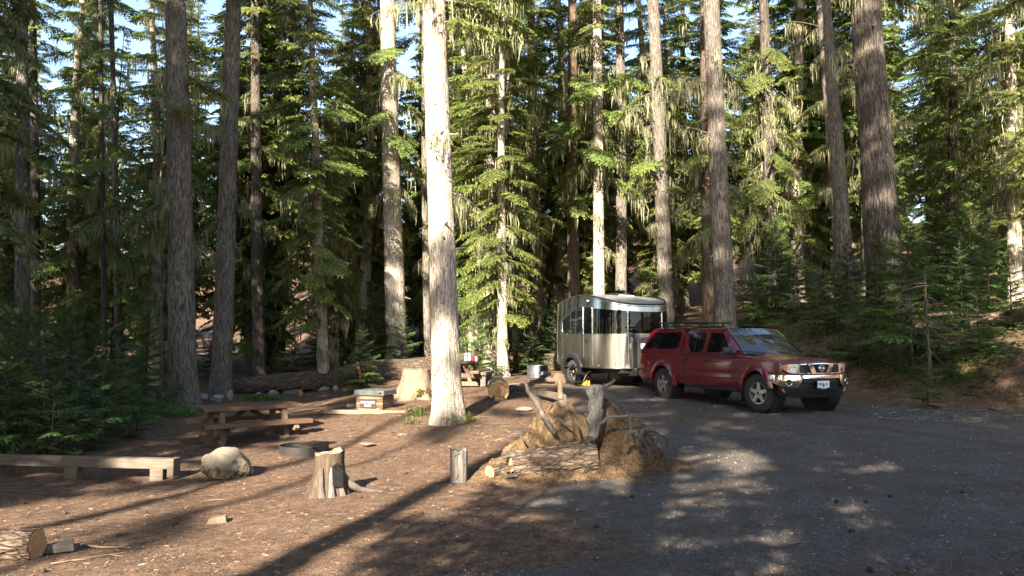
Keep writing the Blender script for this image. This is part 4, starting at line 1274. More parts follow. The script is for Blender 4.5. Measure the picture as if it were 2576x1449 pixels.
def make_trailer():
    HW = 1.2
    T = empty('travel_trailer', (2.84, 24.17, gz(2.73, 24.17) + .01), R(27 - 90), 'silver rounded travel trailer with dark wraparound windows hitched behind the red pickup', 'trailer')
    pts = []
    for t in np.linspace(0, P / 2, 50): pts.append((.9 + 1.2 * math.cos(t) ** (2 / 2.8), -HW * math.sin(t) ** (2 / 2.8)))
    for x in np.linspace(.82, -.72, 40): pts.append((x, -HW))
    for t in np.linspace(.1, P / 2, 12): pts.append((-.75 - .38 * math.sin(t), -HW + .38 * (1 - math.cos(t))))
    for y in np.linspace(-.6, 0, 6): pts.append((-1.13, y))
    O = np.array(pts); S = np.concatenate([[0], np.cumsum(np.linalg.norm(np.diff(O, axis=0), axis=1))])
    zx = [-1.15, -.8, -.2, .4, 1.0, 1.6, 2.1]; zv = [2.27, 2.42, 2.56, 2.62, 2.57, 2.45, 2.29]
    from_x = lambda x: float(np.interp(x, zx, zv))
    zbot = lambda x: .50 + .22 * s1(-.45, -1.2, x)

    def W(s, z, d):
        a = min(abs(s), S[-1] - 1e-4)
        x = np.interp(a, S, O[:, 0]); y = np.interp(a, S, O[:, 1])
        e = .03; x2 = np.interp(min(a + e, S[-1]), S, O[:, 0]); y2 = np.interp(min(a + e, S[-1]), S, O[:, 1]); x1 = np.interp(max(a - e, 0), S, O[:, 0]); y1 = np.interp(max(a - e, 0), S, O[:, 1])
        if a < e: y1 = -y2; x1 = x2
        l = math.hypot(x2 - x1, y2 - y1) + 1e-9
        nx, ny = -(y2 - y1) / l, (x2 - x1) / l
        lean = -.035 * max(0, z - 1.45) ** 2
        d = d + lean
        x, y = x + nx * d, y + ny * d
        return (float(x), float(y if s >= 0 else -y), float(z))
    # shell
    sg = sorted(set(list(np.linspace(0, S[-1], 60)) + list(np.linspace(2.3, 3.4, 30))))
    sv = [-q for q in reversed(sg)] + sg[1:]
    b = MB(); NZ = 20
    for s in sv:
        x = np.interp(abs(s), S, O[:, 0]); z0, z1 = zbot(x), from_x(x)
        for k in range(NZ):
            b.v.append(W(s, z0 + (z1 - z0) * k / (NZ - 1), 0))
    for i in range(len(sv) - 1):
        for k in range(NZ - 1): b.f.append((i * NZ + k, i * NZ + k + 1, (i + 1) * NZ + k + 1, (i + 1) * NZ + k))
    b.f = [f for f in b.f if not any(abs(b.v[i][1]) > .8 and math.hypot(b.v[i][0], b.v[i][2] - .36) < .44 for i in f)]
    b.build('shell', ALU, T, 30)
    # roof and floor
    for nm, zf, rise, mt in (('roof', lambda x: from_x(x) - .001, .05, SKIN_ROOF), ('floor_pan', lambda x: zbot(x) + .01, 0, BLACK)):
        g = MB(); rings = [1, .96, .85, .6, .3, 0.02]
        for f in rings:
            for s in sv[:-1]:
                p = W(s, zf(0), 0); x = .5 + (p[0] - .5) * f; y = p[1] * f
                xo = np.interp(abs(s), S, O[:, 0]); q = W(s, zf(xo), 0)
                x = .5 + (q[0] - .5) * f; y = q[1] * f
                g.v.append((x, y, zf(x) + rise * (1 - f * f)))
        n = len(sv) - 1
        for i in range(len(rings) - 1):
            for k in range(n): g.f.append((i * n + k, i * n + (k + 1) % n, (i + 1) * n + (k + 1) % n, (i + 1) * n + k))
        g.build(nm, mt, T, 40)
    ed = [s for s in np.linspace(-2.3, 2.3, 70)]
    MB().tube([Vector(W(s, from_x(np.interp(abs(s), S, O[:, 0])) + .012, -.012)) for s in ed], .026, 8).build('roof_gasket', BLACK, T, 60)
    MB().tube([Vector(W(s, from_x(np.interp(abs(s), S, O[:, 0])) - .035, .010)) for s in ed], .013, 6).build('roof_trim', ALU_TRIM, T, 60)
    for sgn in (-1, 1):
        MB().tube([Vector(W(sgn * s, from_x(np.interp(s, S, O[:, 0])) + .004, .003)) for s in np.linspace(2.25, S[-1] - .02, 30)], .012, 6).build('roof_trim', ALU_TRIM, T, 60)
        MB().tube([Vector(W(sgn * s, zbot(np.interp(s, S, O[:, 0])), .008)) for s in np.linspace(3.1, S[-1] - .02, 24)], .018, 6).build('rub_rail', BLACK, T, 60)
        MB().tube([Vector(W(sgn * s, .505, .006)) for s in np.linspace(.02, 2.35, 30)], .016, 6).build('rub_rail', BLACK, T, 60)

    def win(nm, s0, s1_, sgn, ztop, zb=1.475, r=.07):
        n = 8
        top = [(s1_ + (s0 - s1_) * i / n, ztop(s1_ + (s0 - s1_) * i / n)) for i in range(n + 1)]
        poly = rounded([(s0, zb), (s1_, zb)] + top, [r, r] + [r] + [0] * (n - 1) + [r])
        if sgn < 0: poly = [(-a, c) for a, c in reversed(poly)]
        o = patch(nm, poly, W, -.004, .012, GLASS, T, (), .12)
        path = [Vector(W(a, c, .012)) for a, c in poly] + [Vector(W(poly[0][0], poly[0][1], .012))]
        MB().tube(path, .010, 6, False).build('window_frame', ALU_TRIM, o, 60)
        return o
    zfr = lambda s: from_x(np.interp(abs(s), S, O[:, 0])) - .19 - .13 * s1(.6, 1.8, abs(s))
    win('front_window', -.58, .58, 1, zfr, 1.49)
    for sgn in (-1, 1):
        win('corner_window', .61, 1.72, sgn, zfr)
        win('door_window', 1.77, 2.20, sgn, lambda s: zfr(s) - .0, 1.475, .03)
        win('side_window', 2.24, 3.40, sgn, lambda s: zfr(s) - .01 - .26 * s1(2.3, 3.45, s), 1.475, .16)
        for s_ in (2.62, 2.92):
            MB().tube([Vector(W(sgn * s_, z, .014)) for z in (1.49, 1.6, zfr(s_) - .03 - .26 * s1(2.3, 3.45, s_))], .009, 5).build('window_bar', BLACK, T)
        # door outline, seams
        for pth in ([(1.76, .56), (1.76, 1.46)], [(2.21, .80), (2.21, 1.47)], [(.95, .53), (.95, 1.44)], [(.57, .53), (.57, 1.46)], [(1.70, 1.445), (.6, 1.44)], [(1.66, .55), (.55, .55)]):
            q = [(pth[0][0] + (pth[1][0] - pth[0][0]) * t, pth[0][1] + (pth[1][1] - pth[0][1]) * t) for t in np.linspace(0, 1, 9)]
            MB().tube([Vector(W(sgn * a, c, .002)) for a, c in q], .009, 5).build('panel_seam', ALU_TRIM, T, 60)
    hb = W(2.06, 1.27, .01)
    MB().box(hb, (.05, .03, .14), None, .012).build('door_handle', BLACK, T)
    mk = MB().box(W(2.02, 2.44, .006), (.10, .015, .035), None, .006).build('awning_light', WHITE, T)
    for a, c, mt in ((1.62, .585, RED_LENS), (1.50, .585, AMBER), (1.34, .575, BLACK)):
        MB().box(W(a, c, .012), (.07, .03, .035), Matrix.Rotation(-.4, 4, 'Z'), .008).build('marker_light', mt, T)
    # axle, wheels
    MB().tube([(0, -.9, .36), (0, .9, .36)], .04, 8).build('axle', BLACK, T)
    for s in (-1, 1):
        MB().lathe([(0, s * .78), (.43, s * .78), (.43, s * (HW + .005))], 36, 'Y', (0, 0, .36)).build('wheel_well', BLACK, T)
        f = MB(); prof = [(.40, -.03), (.40, .04), (.44, .055), (.50, .05), (.535, .035), (.54, -.003)]; NA = 27
        for i in range(NA):
            a = R(-22 + 212 * i / (NA - 1))
            for r, o in prof: f.v.append((r * math.cos(a) * 1.06, s * (HW + o), .36 + r * math.sin(a) * 1.05))
        k = len(prof)
        for i in range(NA - 1):
            for j in range(k - 1): f.f.append((i * k + j, i * k + j + 1, (i + 1) * k + j + 1, (i + 1) * k + j))
        f.build('fender_flare', BLACK, T, 40)
        t = MB(); t.lathe([(.20, -.10), (.30, -.11), (.345, -.10), (.36, -.08), (.362, 0), (.36, .08), (.345, .10), (.30, .11), (.20, .10)], 48)
        w = t.build('wheel', RUBBER, T, 40); w.location = (0, s * 1.05, .36); w.rotation_euler = (0, 0, P if s > 0 else 0)
        rm = MB(); rm.lathe([(.212, -.10), (.205, -.108), (.195, -.10), (.19, .08)], 40)
        for i in range(12):
            a = 2 * P * i / 12; ca, sa = math.cos(a), math.sin(a)
            rm.prism([(.03, -.016), (.195, -.010), (.195, .014), (.03, .020)], lambda u, v, d, ca=ca, sa=sa: (u * ca - v * sa, d, u * sa + v * ca), -.095, -.07)
        rm.lathe([(0, -.105), (.045, -.105), (.055, -.09)], 18)
        rm.build('rim', CHROME, w, 35)
        MB().lathe([(0, -.04), (.19, -.04)], 20).build('brake_drum', BLACK, w)
    # frame, steps, gas box, coupler
    MB().box((.75, 0, .43), (2.4, 1.5, .14), None, .03).build('chassis', BLACK, T)
    MB().box((1.7, 0, .40), (1.0, .9, .22), None, .04).build('water_tank', BLACK, T)
    fr = MB(); fr.tube([(1.6, .5, .46), (2.95, 0, .46)], .045, 6); fr.tube([(1.6, -.5, .46), (2.95, 0, .46)], .045, 6); fr.box((2.98, 0, .48), (.22, .09, .1), None, .02)
    fr.build('drawbar', BLACK, T)
    MB().tube([(2.72, .10, .02), (2.72, .10, .75)], .035, 10).build('tongue_jack', BLACK_M, T)
    gx = MB(); gx.prism([(2.22, .50), (2.22, 1.30), (2.30, 1.37), (2.56, 1.37), (2.70, 1.22), (2.70, .50)], lambda u, v, d: (u, d, v), -.42, .42)
    go = gx.build('gas_bottle_cover', BLACK, T, None, .03)
    MB().box((2.52, -.424, 1.14), (.20, .008, .13)).build('cover_label', WHITE, go)
    for z, y in ((.33, -1.30), (.10, -1.44)):
        MB().box((.62, y, z), (.56, .26, .03), None, .008).build('entry_step', BLACK_M, T)
    for x in (.36, .88):
        MB().tube([(x, -1.0, .45), (x, -1.22, .34), (x, -1.34, .11)], .014, 6).build('step_arm', BLACK, T)
    for y in (-.8, .8):
        MB().tube([(-.85, y, .55), (-1.0, y, .06)], .025, 6).build('stabilizer_leg', BLACK, T)
    # roof fittings
    MB().box((-.05, -.25, 2.66), (1.05, .75, .05), Matrix.Rotation(.05, 4, 'Y'), .015).build('solar_panel', BLACK, T)
    MB().box((-.05, -.25, 2.625), (1.10, .80, .03), Matrix.Rotation(.05, 4, 'Y')).build('panel_mount', ALU_TRIM, T)
    v = MB(); v.box((.80, -.05, 2.66), (.42, .42, .05), None, .02)
    vo = v.build('roof_vent', BLACK, T)
    MB().box((.80, -.05, 2.715), (.40, .40, .025), Matrix.Rotation(-.16, 4, 'Y'), .01).build('vent_lid', GLASS, vo)
    MB().box((1.15, .0, 2.60), (.26, .4, .03), Matrix.Rotation(.14, 4, 'Y'), .02).build('antenna_base', WHITE, T)
    return T


TRAILER = make_trailer()
c = TRAILER.matrix_world
th = R(27 - 90)


def trailer_pt(x, y):
    X = 2.84 + math.cos(th) * x - math.sin(th) * y; Y = 24.17 + math.sin(th) * x + math.cos(th) * y
    return (X, Y, gz(X, Y))


wc = MB(); wc.prism([(0, 0), (.24, 0), (.24, .16), (.19, .17)], lambda u, v, d: (u, d, v), -.07, .07)
o = wc.build('wheel_chock', YELLOW, None, None, .01); o.location = trailer_pt(.36, -1.0); o.rotation_euler = (0, 0, th)
tag(o, 'yellow wheel chock against the silver trailer tyre', 'wheel chock')
blk = empty('wooden_block', trailer_pt(-.62, -1.28), th + .2, 'upright brown timber block behind the trailer wheel', 'block')
MB().box((0, 0, .16), (.34, .30, .32), None, .015).build('block', WOOD_POST, blk)
MB().box((0, 0, .345), (.36, .32, .05), None, .01).build('cap', WOOD_BROWN, blk)

# ------------------------------------------------------------------ camp furniture, logs, stumps, rocks
STEEL = simple('rusty_steel', (.02, .015, .013), .85, .1, vs=9, c2=(.01, .008, .007), bmp=.3, bs=30)
STEEL_GREY = simple('grey_steel', (.20, .21, .23), .45, .8, vs=5, c2=(.10, .10, .11))
CONCRETE = simple('weathered_lid', (.085, .085, .08), .9, vs=7, c2=(.05, .05, .047), bmp=.4, bs=14)
SIGN = simple('dark_sign_board', (.035, .025, .022), .6, vs=5)
PALE_TIMBER = wood_mat('pale_timber', (.15, .11, .065), (.28, .21, .13), .85, (2, 16, 16), .5)
RED_CUP = glossy('red_cup', (.5, .02, .03), .35, 0., .3)
CLEAR = glossy('white_plastic', (.75, .78, .80), .2, 0., .5)


def rock_mat(name, c1, c2, moss, amt):
    m, t, p, o = nodes_of(name)
    v = coords(t)
    n1 = noise(t, v, 4, 5, .7); n2 = noise(t, v, 9, 4, .7, .4)
    geo = N(t, 'ShaderNodeNewGeometry'); sx = N(t, 'ShaderNodeSeparateXYZ'); t.links.new(geo.outputs['Normal'], sx.inputs[0])
    col = ramp(t, n1, [(.3, c2), (.65, c1)])
    side = ramp(t, sx.outputs[2], [(.0, 1.), (.75, .25)])
    mm = math_n(t, 'MULTIPLY', math_n(t, 'MULTIPLY', ramp(t, n2, [(.48, 0.), (.56, 1.)]), side), amt)
    t.links.new(mixc(t, mm, col, moss), p.inputs['Base Color'])
    p.inputs['Roughness'].default_value = .92
    bump(t, p, n2, .6, .03)
    return m


ROCK_MOSSY = rock_mat('mossy_rock', (.21, .168, .122), (.125, .096, .066), (.045, .038, .013), 1.)
ROCK_DIRTY = rock_mat('dirty_rock', (.16, .12, .09), (.09, .065, .047), (.06, .04, .027), .8)
ROCK = rock_mat('grey_rock', (.26, .25, .24), (.13, .125, .12), (.07, .07, .03), .5)


def rock(name, loc, size, seed, mat, label, group=None, rz=0., flat=.0, sub=4, ang=.5):
    rs = np.random.RandomState(seed)
    bm = bmesh.new(); bmesh.ops.create_icosphere(bm, subdivisions=sub, radius=1)
    pl = [(Vector(rs.randn(3)).normalized(), rs.uniform(.62, .95)) for _ in range(12)]
    ph = rs.rand(12) * 6
    for v in bm.verts:
        d = v.co.normalized(); r = 1.0
        for n_, k in pl:
            q = d.dot(n_)
            if q > .05: r = min(r, k / q)
        r = r * (1 - ang) + ang * r * (1 + .07 * math.sin(5 * d.x + ph[0]) * math.sin(4 * d.y + ph[1]) + .05 * math.sin(9 * d.z + ph[2] + 5 * d.x) + .03 * math.sin(17 * d.y + ph[3]) * math.sin(15 * d.x + ph[4]) + .02 * math.sin(31 * d.z + ph[5]) * math.sin(27 * d.y + ph[6]))
        v.co = d * r
        v.co.x *= size[0] / 2; v.co.y *= size[1] / 2; v.co.z = v.co.z * size[2] / 2
    b = MB().bm(bm)
    o = b.build(name, mat, None, 60)
    o.location = (loc[0], loc[1], loc[2] + size[2] * (.42 - flat)); o.rotation_euler = (0, 0, rz)
    return tag(o, label, 'rock', group)


def make_log(name, p0, p1, r0, r1, label, bark=None, seed=1, end=None, cat='log', nr=40, furrow=.05, ends=(True, True), group=None, end_off=0., crook=.03):
    p0, p1 = Vector(p0), Vector(p1); L = (p1 - p0).length
    rs = np.random.RandomState(seed); nz = max(12, int(L / .06))
    t = np.linspace(0, 1, nz); th_ = np.linspace(0, 2 * P, nr, endpoint=False)
    tt, aa = np.meshgrid(t, th_, indexing='ij')
    ga = lattice(rs, nr // 2, 300); gb = lattice(rs, 7, 60)
    rad = (r0 + (r1 - r0) * tt) * (1 + furrow * 2 * (vnoise(ga, aa / (2 * P) * (nr // 2), tt * L * 2.5 + 3) - .5) + .08 * (vnoise(gb, aa / (2 * P) * 7, tt * L * .9 + 2) - .5))
    bend = crook * np.sin(tt * 3 + seed) * L * .3
    V = np.stack([tt * L, np.cos(aa) * rad, np.sin(aa) * rad + bend - bend[0, 0]], 2)
    i = (np.arange(nz - 1)[:, None] * nr + np.arange(nr)[None]); j = (np.arange(nz - 1)[:, None] * nr + (np.arange(nr)[None] + 1) % nr)
    me = np_mesh(name + '_body', V.reshape(-1, 3), np.stack([i, j, j + nr, i + nr], 2).reshape(-1, 4), smooth=True)
    me.materials.append(bark or BARK_LOG)
    root = empty(name, p0, 0, label, cat, group)
    root.rotation_euler = (p1 - p0).to_track_quat('X', 'Z').to_euler()
    link(bpy.data.objects.new('log_body', me), root)
    for k, on in zip((0, -1), ends):
        if not on: continue
        ring = V[k] * np.array([1, .97, .97]); x = ring[0, 0] + (-.004 if k == 0 else .004)
        b = MB(); vs = [(x, 0, 0)]; rings = 7
        for q in range(1, rings + 1):
            for m in range(nr): vs.append((x + rs.uniform(-1, 1) * end_off, ring[m, 1] * q / rings, (ring[m, 2]) * q / rings))
        fs = [(0, 1 + m, 1 + (m + 1) % nr) for m in range(nr)]
        for q in range(rings - 1):
            for m in range(nr): fs.append((1 + q * nr + m, 1 + (q + 1) * nr + m, 1 + (q + 1) * nr + (m + 1) % nr, 1 + q * nr + (m + 1) % nr))
        b.add(vs, fs); b.build('cut_end', end or ENDG, root)
    return root


def make_stump(name, loc, rt, rb, h, seed, mat, label, topmat=None, roots=5, rz=0., furrow=.10, tilt=0.):
    rs = np.random.RandomState(seed); nr, nz = 72, 40
    z = np.linspace(-.15, h, nz); a = np.linspace(0, 2 * P, nr, endpoint=False)
    zz, aa = np.meshgrid(z, a, indexing='ij'); t = np.clip(zz / h, 0, 1)
    ga = lattice(rs, 26, 60); gc = lattice(rs, 8, 9)
    lobes = .5 + .5 * np.sin(roots * aa + 1.3 * np.sin(aa + seed))
    rad = rt + (rb - rt) * (1 - t) ** 2.2 * (.55 + .9 * lobes)
    rad = rad * (1 + furrow * 2 * (vnoise(ga, aa / (2 * P) * 26, zz * 3.5 + 5) - .5) + .12 * (vnoise(gc, aa / (2 * P) * 8, zz * 2 + 3) - .5))
    top = (vnoise(ga, aa / (2 * P) * 13, aa * 0 + 2) - .5) * .10 * h * (t > .9)
    V = np.stack([np.cos(aa) * rad, np.sin(aa) * rad, zz + top + tilt * np.cos(aa) * rad * (t ** 3)], 2)
    i = (np.arange(nz - 1)[:, None] * nr + np.arange(nr)[None]); j = (np.arange(nz - 1)[:, None] * nr + (np.arange(nr)[None] + 1) % nr)
    me = np_mesh(name + '_body', V.reshape(-1, 3), np.stack([i, j, j + nr, i + nr], 2).reshape(-1, 4), smooth=True)
    me.materials.append(mat)
    root = empty(name, loc, rz, label, 'stump')
    link(bpy.data.objects.new('stump_body', me), root)
    r = V[-1]; b = MB(); vs = [(0, 0, h - .015)] + [tuple(r[m] * np.array([.55, .55, 0]) + np.array([0, 0, h - .02 + rs.uniform(-.012, .012)])) for m in range(nr)] + [tuple(r[m] * np.array([.985, .985, 1])) for m in range(nr)]
    fs = [(0, 1 + m, 1 + (m + 1) % nr) for m in range(nr)] + [(1 + m, 1 + nr + m, 1 + nr + (m + 1) % nr, 1 + (m + 1) % nr) for m in range(nr)]
    b.add(vs, fs); b.build('stump_top', topmat or WOOD_TAN, root)
    return root


def make_table(loc, rz, label, tilt=0.):
    T = empty('picnic_table', loc, rz, label, 'picnic table')
    T.rotation_euler = (tilt, 0, rz)
    L = 1.95
    for k in range(4):
        MB().box((0, -.315 + .21 * k, .70), (L, .20, .075), None, .010).build('table_plank', WOOD_BROWN, T)
    for s in (-1, 1):
        MB().box((0, s * .64, .415), (L + .15, .27, .085), None, .010).build('seat_plank', WOOD_BROWN, T)
        x = s * .62
        for q in (-1, 1):
            MB().prism([(q * .40, .04), (q * .52, .04), (q * .36, .655), (q * .24, .655)], lambda u, v, d: (d, u, v), x - .05, x + .05).build('leg', WOOD_POST, T, None, .006)
        MB().prism([(-.80, .30), (-.72, .37), (.72, .37), (.80, .30), (.74, .245), (-.74, .245)], lambda u, v, d: (d, u, v), x + .052, x + .145).build('seat_beam', WOOD_POST, T, None, .006)
        MB().prism([(-.70, .0), (-.70, .07), (-.62, .13), (.62, .13), (.70, .07), (.70, .0)], lambda u, v, d: (d, u, v), x - .145, x - .052).build('foot_beam', WOOD_POST, T, None, .006)
        MB().box((x, 0, .622), (.09, .72, .075), None, .006).build('top_beam', WOOD_BROWN, T)
        MB().tube([(s * .55, 0, .30), (s * .06, 0, .64)], .05, 4).build('brace', WOOD_BROWN, T)
    return T


tp_ = ground_at(628, 15.9); tp_.z -= .07
make_table(tp_, R(37), 'brown plank picnic table with attached seats in front of the rocks and grey twins', .0)
t2 = ground_at(1158, 24.6)
t2.z += .02
make_table(t2, R(82), 'picnic table half hidden behind the sunlit middle trunk, bottles on its top')
for u, nm, lab, mt in ((1172, 'bottle', 'clear bottle on the rear camp table, next to the trunk', CLEAR), (1181, 'bottle', 'clear bottle on the rear camp table, nearer to the red cup', CLEAR)):
    b = MB().lathe([(0, 0), (.045, 0), (.047, .02), (.047, .10), (.032, .13), (.022, .15), (.024, .17), (.05, .185), (.05, .23), (.02, .165), (0, .165)], 16, 'Z').build(nm, mt, None, 50)
    b.location = (at_dist(u, 850, 24.3).x, 24.3, t2.z + .738); tag(b, lab, 'bottle')
b = MB().lathe([(0, 0), (.035, 0), (.055, .10), (.062, .15), (.055, .15), (.03, .01), (0, .01)], 16, 'Z').build('cup', RED_CUP, None, 50)
b.location = (at_dist(1192, 850, 24.2).x, 24.2, t2.z + .738); tag(b, 'red cup on the rear camp table', 'cup')
b = MB().lathe([(0, 0), (.03, 0), (.032, .11), (.028, .12), (.02, .13), (0, .13)], 14, 'Z').build('jar', CLEAR, None, 50)
b.location = (at_dist(1198, 850, 24.0).x, 24.0, t2.z + .738); tag(b, 'small pale jar right of the red cup on the rear camp table', 'jar')
# free bench post beside the rear table
bp = on_ground(1215, 972)
B = empty('bench', bp, R(80), 'narrow plank bench end beside the rear camp table', 'bench')
MB().box((.5, 0, .38), (1.2, .22, .09), None, .01).build('seat_plank', WOOD_GREY, B)
for x in (.05, .95): MB().box((x, 0, .165), (.12, .16, .34), None, .01).build('leg', WOOD_GREY, B)

# dishwater box
dp = on_ground(944, 1031)
D = empty('dishwater_box', dp, R(-17), 'low timber dishwater box with thick grey lid and white stencilled sign', 'box')
for k in range(5):
    z = .035 + k * .068
    for s in (-1, 1):
        a = .34 if k % 2 else .27
        MB().box((0, s * .27, z), (2 * a, .07, .064), None, .006).build('side_timber', PALE_TIMBER if k in (0, 2, 4) else WOOD_BROWN, D)
        c_ = .235 if k % 2 else .305
        MB().box((s * .305, 0, z), (.07, 2 * c_, .064), None, .006).build('end_timber', WOOD_BROWN if k != 2 else PALE_TIMBER, D)
MB().box((0, 0, .16), (.50, .44, .30)).build('lining', BLACK, D)
lid = MB(); lid.prism(rounded([(-.40, -.36), (.40, -.36), (.40, .36), (-.40, .36)], .03), lambda u, v, d: (u * (1 - .05 * (d - .36) / .13), v * (1 - .05 * (d - .36) / .13), d), .36, .48)
lo = lid.build('lid', CONCRETE, D, None, .012)
MB().lathe([(.21, .485), (.23, .492), (.25, .483)], 28, 'Z', (0, 0, 0)).build('lid_ring', CONCRETE, lo)
MB().box((.30, -.355, .42), (.06, .02, .035), None, .006).build('latch', BLACK_M, lo)
sg_ = MB().box((-.03, -.318, .165), (.42, .016, .205), None, .003).build('sign', SIGN, D)
SM = Matrix(((1, 0, 0, -.03), (0, 0, -1, -.3275), (0, 1, 0, .20), (0, 0, 0, 1)))
text_mesh('DISHWATER', .066, WHITE, sg_, SM, 'lettering', .001)
text_mesh('ONLY', .066, WHITE, sg_, SM @ Matrix.Translation((0, -.075, 0)), 'lettering', .001)
FR = empty('timber_border', dp + Vector((-.02, .05, 0)), R(-8), 'thin timber border laid on the ground round the dishwater box', 'border')
for c_, s_ in (((0, -.85, .02), (2.0, .09, .09)), ((.98, -.1, .02), (.09, 1.4, .09)), ((-1.0, -.1, .0), (.09, 1.4, .09)), ((0, .75, .02), (1.9, .09, .08))):
    MB().box(c_, s_, None, .01).build('border_timber', PALE_TIMBER, FR)

# fire rings
fp = on_ground(765, 1139)
fr_ = empty('fire_ring', fp, R(-20), 'low dark steel fire ring with a hinged cooking grate', 'fire ring')
b = MB(); b.lathe([(.405, -.05), (.405, .135), (.412, .142), (.42, .135), (.42, -.05)], 48, 'Z'); b.build('ring', STEEL, fr_, 50)
MB().lathe([(0, .03), (.2, .035), (.40, .015)], 24, 'Z').build('ash_bed', simple('ash', (.06, .055, .05), .95, vs=12, c2=(.02, .02, .02)), fr_)
g = MB()
for k in range(10): g.tube([(.02 + .04 * k, -.30, .165), (.02 + .04 * k, .30, .165)], .006, 4)
for y in (-.30, .30): g.tube([(0, y, .165), (.46, y, .165)], .011, 6)
for x in (0, .46): g.tube([(x, -.30, .165), (x, .30, .165)], .011, 6)
g.build('grate', STEEL, fr_)
fp = ground_at(1352, 27.0)
f2 = empty('fire_ring', fp, R(0), 'tall grey steel fire ring with a notched side, left of the silver trailer', 'fire ring')
ring = MB(); na = 60
for i in range(na + 1):
    a = 2 * P * i / na; cut_ = 1.0
    d_ = abs(((a - R(-45)) + P) % (2 * P) - P)
    zb = .0 if d_ > .55 else .22 - .1 * max(0, d_ - .35)
    for r_, z in ((.36, zb), (.36, .42), (.345, .42), (.345, zb)): ring.v.append((r_ * math.cos(a), r_ * math.sin(a), z))
for i in range(na):
    for k in range(4): ring.f.append((i * 4 + k, i * 4 + (k + 1) % 4, i * 4 + 4 + (k + 1) % 4, i * 4 + 4 + k))
ring.build('ring', STEEL_GREY, f2, 40)
for a in (-1.95, -1.2):
    MB().tube([(.355 * math.cos(a), .355 * math.sin(a), .37), (.372 * math.cos(a), .372 * math.sin(a), .37)], .014, 8).build('bolt', BLACK, f2)
for a in (-2.2, -.9): MB().tube([(.35 * math.cos(a), .35 * math.sin(a), .40), (.35 * math.cos(a), .35 * math.sin(a), .50)], .012, 6).build('grate_post', STEEL, f2)

# boulder and rocks
rp = on_ground(576, 1199)
rock('boulder', rp, (.76, .55, .50), 4, ROCK_MOSSY, 'large pale boulder with mossy side beside the log bench', rz=.25, flat=.08, sub=5, ang=.8)
for i, (u, v, sx, sz, lab) in enumerate([(512, 1006, .34, .26, 'small pale rock left of the flat slab at the foot of the grey twins'), (545, 1012, .62, .30, 'pale slab-like rock in front of the right grey twin'), (578, 1008, .30, .42, 'upright pale rock leaning at the foot of the right grey twin'),
                                         (648, 1000, .30, .22, 'small grey rock by the left end of the fallen log'), (686, 998, .40, .27, 'rounded grey rock in front of the fallen log, near the herbs'), (845, 985, .30, .26, 'small mossy rock at the cut in the fallen log')]):
    rock('rock', on_ground(u, v), (sx, sx * .7, sz), 10 + i, ROCK, lab, 'rocks along the fallen log', rz=i, flat=.1, sub=4, ang=.7)
rock('slab_stone', on_ground(1316, 1032), (.42, .3, .10), 31, rock_mat('pale_stone', (.27, .215, .16), (.18, .14, .10), (.12, .09, .06), .3), 'flat pale stone on the bare ground in front of the timber kerb', rz=.3, flat=.15)
for i, (u, v, s_) in enumerate([(925, 1118, .30), (1012, 1095, .24)]):
    rock('ground_stone', on_ground(u, v), (s_, s_ * .7, .06), 40 + i, ROCK_DIRTY, ['flat stone sunk in the needles right of the dark fire ring', 'flat stone sunk in the needles below the dishwater box', 'flat stone sunk in the needles below the boulder'][i], 'sunken stones', flat=.2, sub=3)

# long fallen log in two sawn lengths, further logs
a_, b_ = on_ground(590, 992), on_ground(893, 968)
make_log('fallen_log', a_ + Vector((0, 0, .25)), b_ + Vector((0, 0, .36)), .27, .42, 'left length of the sawn fallen log behind the picnic table', seed=2, ends=(False, True))
c_ = on_ground(1262, 941)
make_log('fallen_log', b_ + Vector((.09, .06, .38)), c_ + Vector((0, 0, .46)), .43, .50, 'right length of the sawn fallen log running behind the old stump and middle trunk', seed=3, ends=(True, True))
make_log('fallen_log', ground_at(1372, 29.5) + Vector((0, 0, .36)), ground_at(1520, 29.0) + Vector((0, 0, .36)), .40, .42, 'thick log lying left behind the silver trailer', seed=4)
q_ = on_ground(748, 997)
make_log('cut_log', q_ + Vector((-.42, .05, .08)), q_ + Vector((.12, -.08, .10)), .10, .13, 'short grey log with orange sawn end before the fallen log', WOOD_GREY, 5, ENDG2, end_off=.01)
q_ = on_ground(1254, 1010)
make_log('round_log', q_ + Vector((0, 0, .27)), q_ + Vector((-.05, 1.3, .27)), .275, .27, 'short thick log with orange sawn face towards the viewer', BARK_PALE, 6, ENDG, end_off=.012)
for s in (-1, 1):
    wdg = MB().prism([(0, 0), (.16, 0), (0, .16)], lambda u, v, d, s=s: (s * (.20 + u - .10), d, v), -.05, .10).build('log_wedge', BLACK, None)
    wdg.location = q_ + Vector((0, .02, 0)); tag(wdg, 'dark wedge under the %s side of the short thick log' % ('left' if s < 0 else 'right'), 'wedge')
q_ = on_ground(0, 1408)
make_log('cut_log', on_ground(-260, 1405) + Vector((0, 0, .10)), on_ground(92, 1398) + Vector((0, 0, .10)), .135, .13, 'bark-covered log end reaching in at the lower left corner', BARK_LOG, 7, ENDG2, nr=48, furrow=.08)
q_ = on_ground(1232, 1207)
make_log('cut_log', q_ + Vector((0, 0, .085)), q_ + Vector((.30, .28, .10)), .088, .085, 'small log with round orange sawn face before the broken log', BARK_LOG, 8, ENDG2)
lg = make_log('broken_log', on_ground(1283, 1205) + Vector((.02, .05, .13)), on_ground(1500, 1192) + Vector((0, .05, .17)), .20, .25, 'bark-covered broken log lying before the upturned root mound', BARK_LOG, 9, ENDG2, nr=56, furrow=.09, ends=(True, False), end_off=.03)
rnd = random.Random(5)
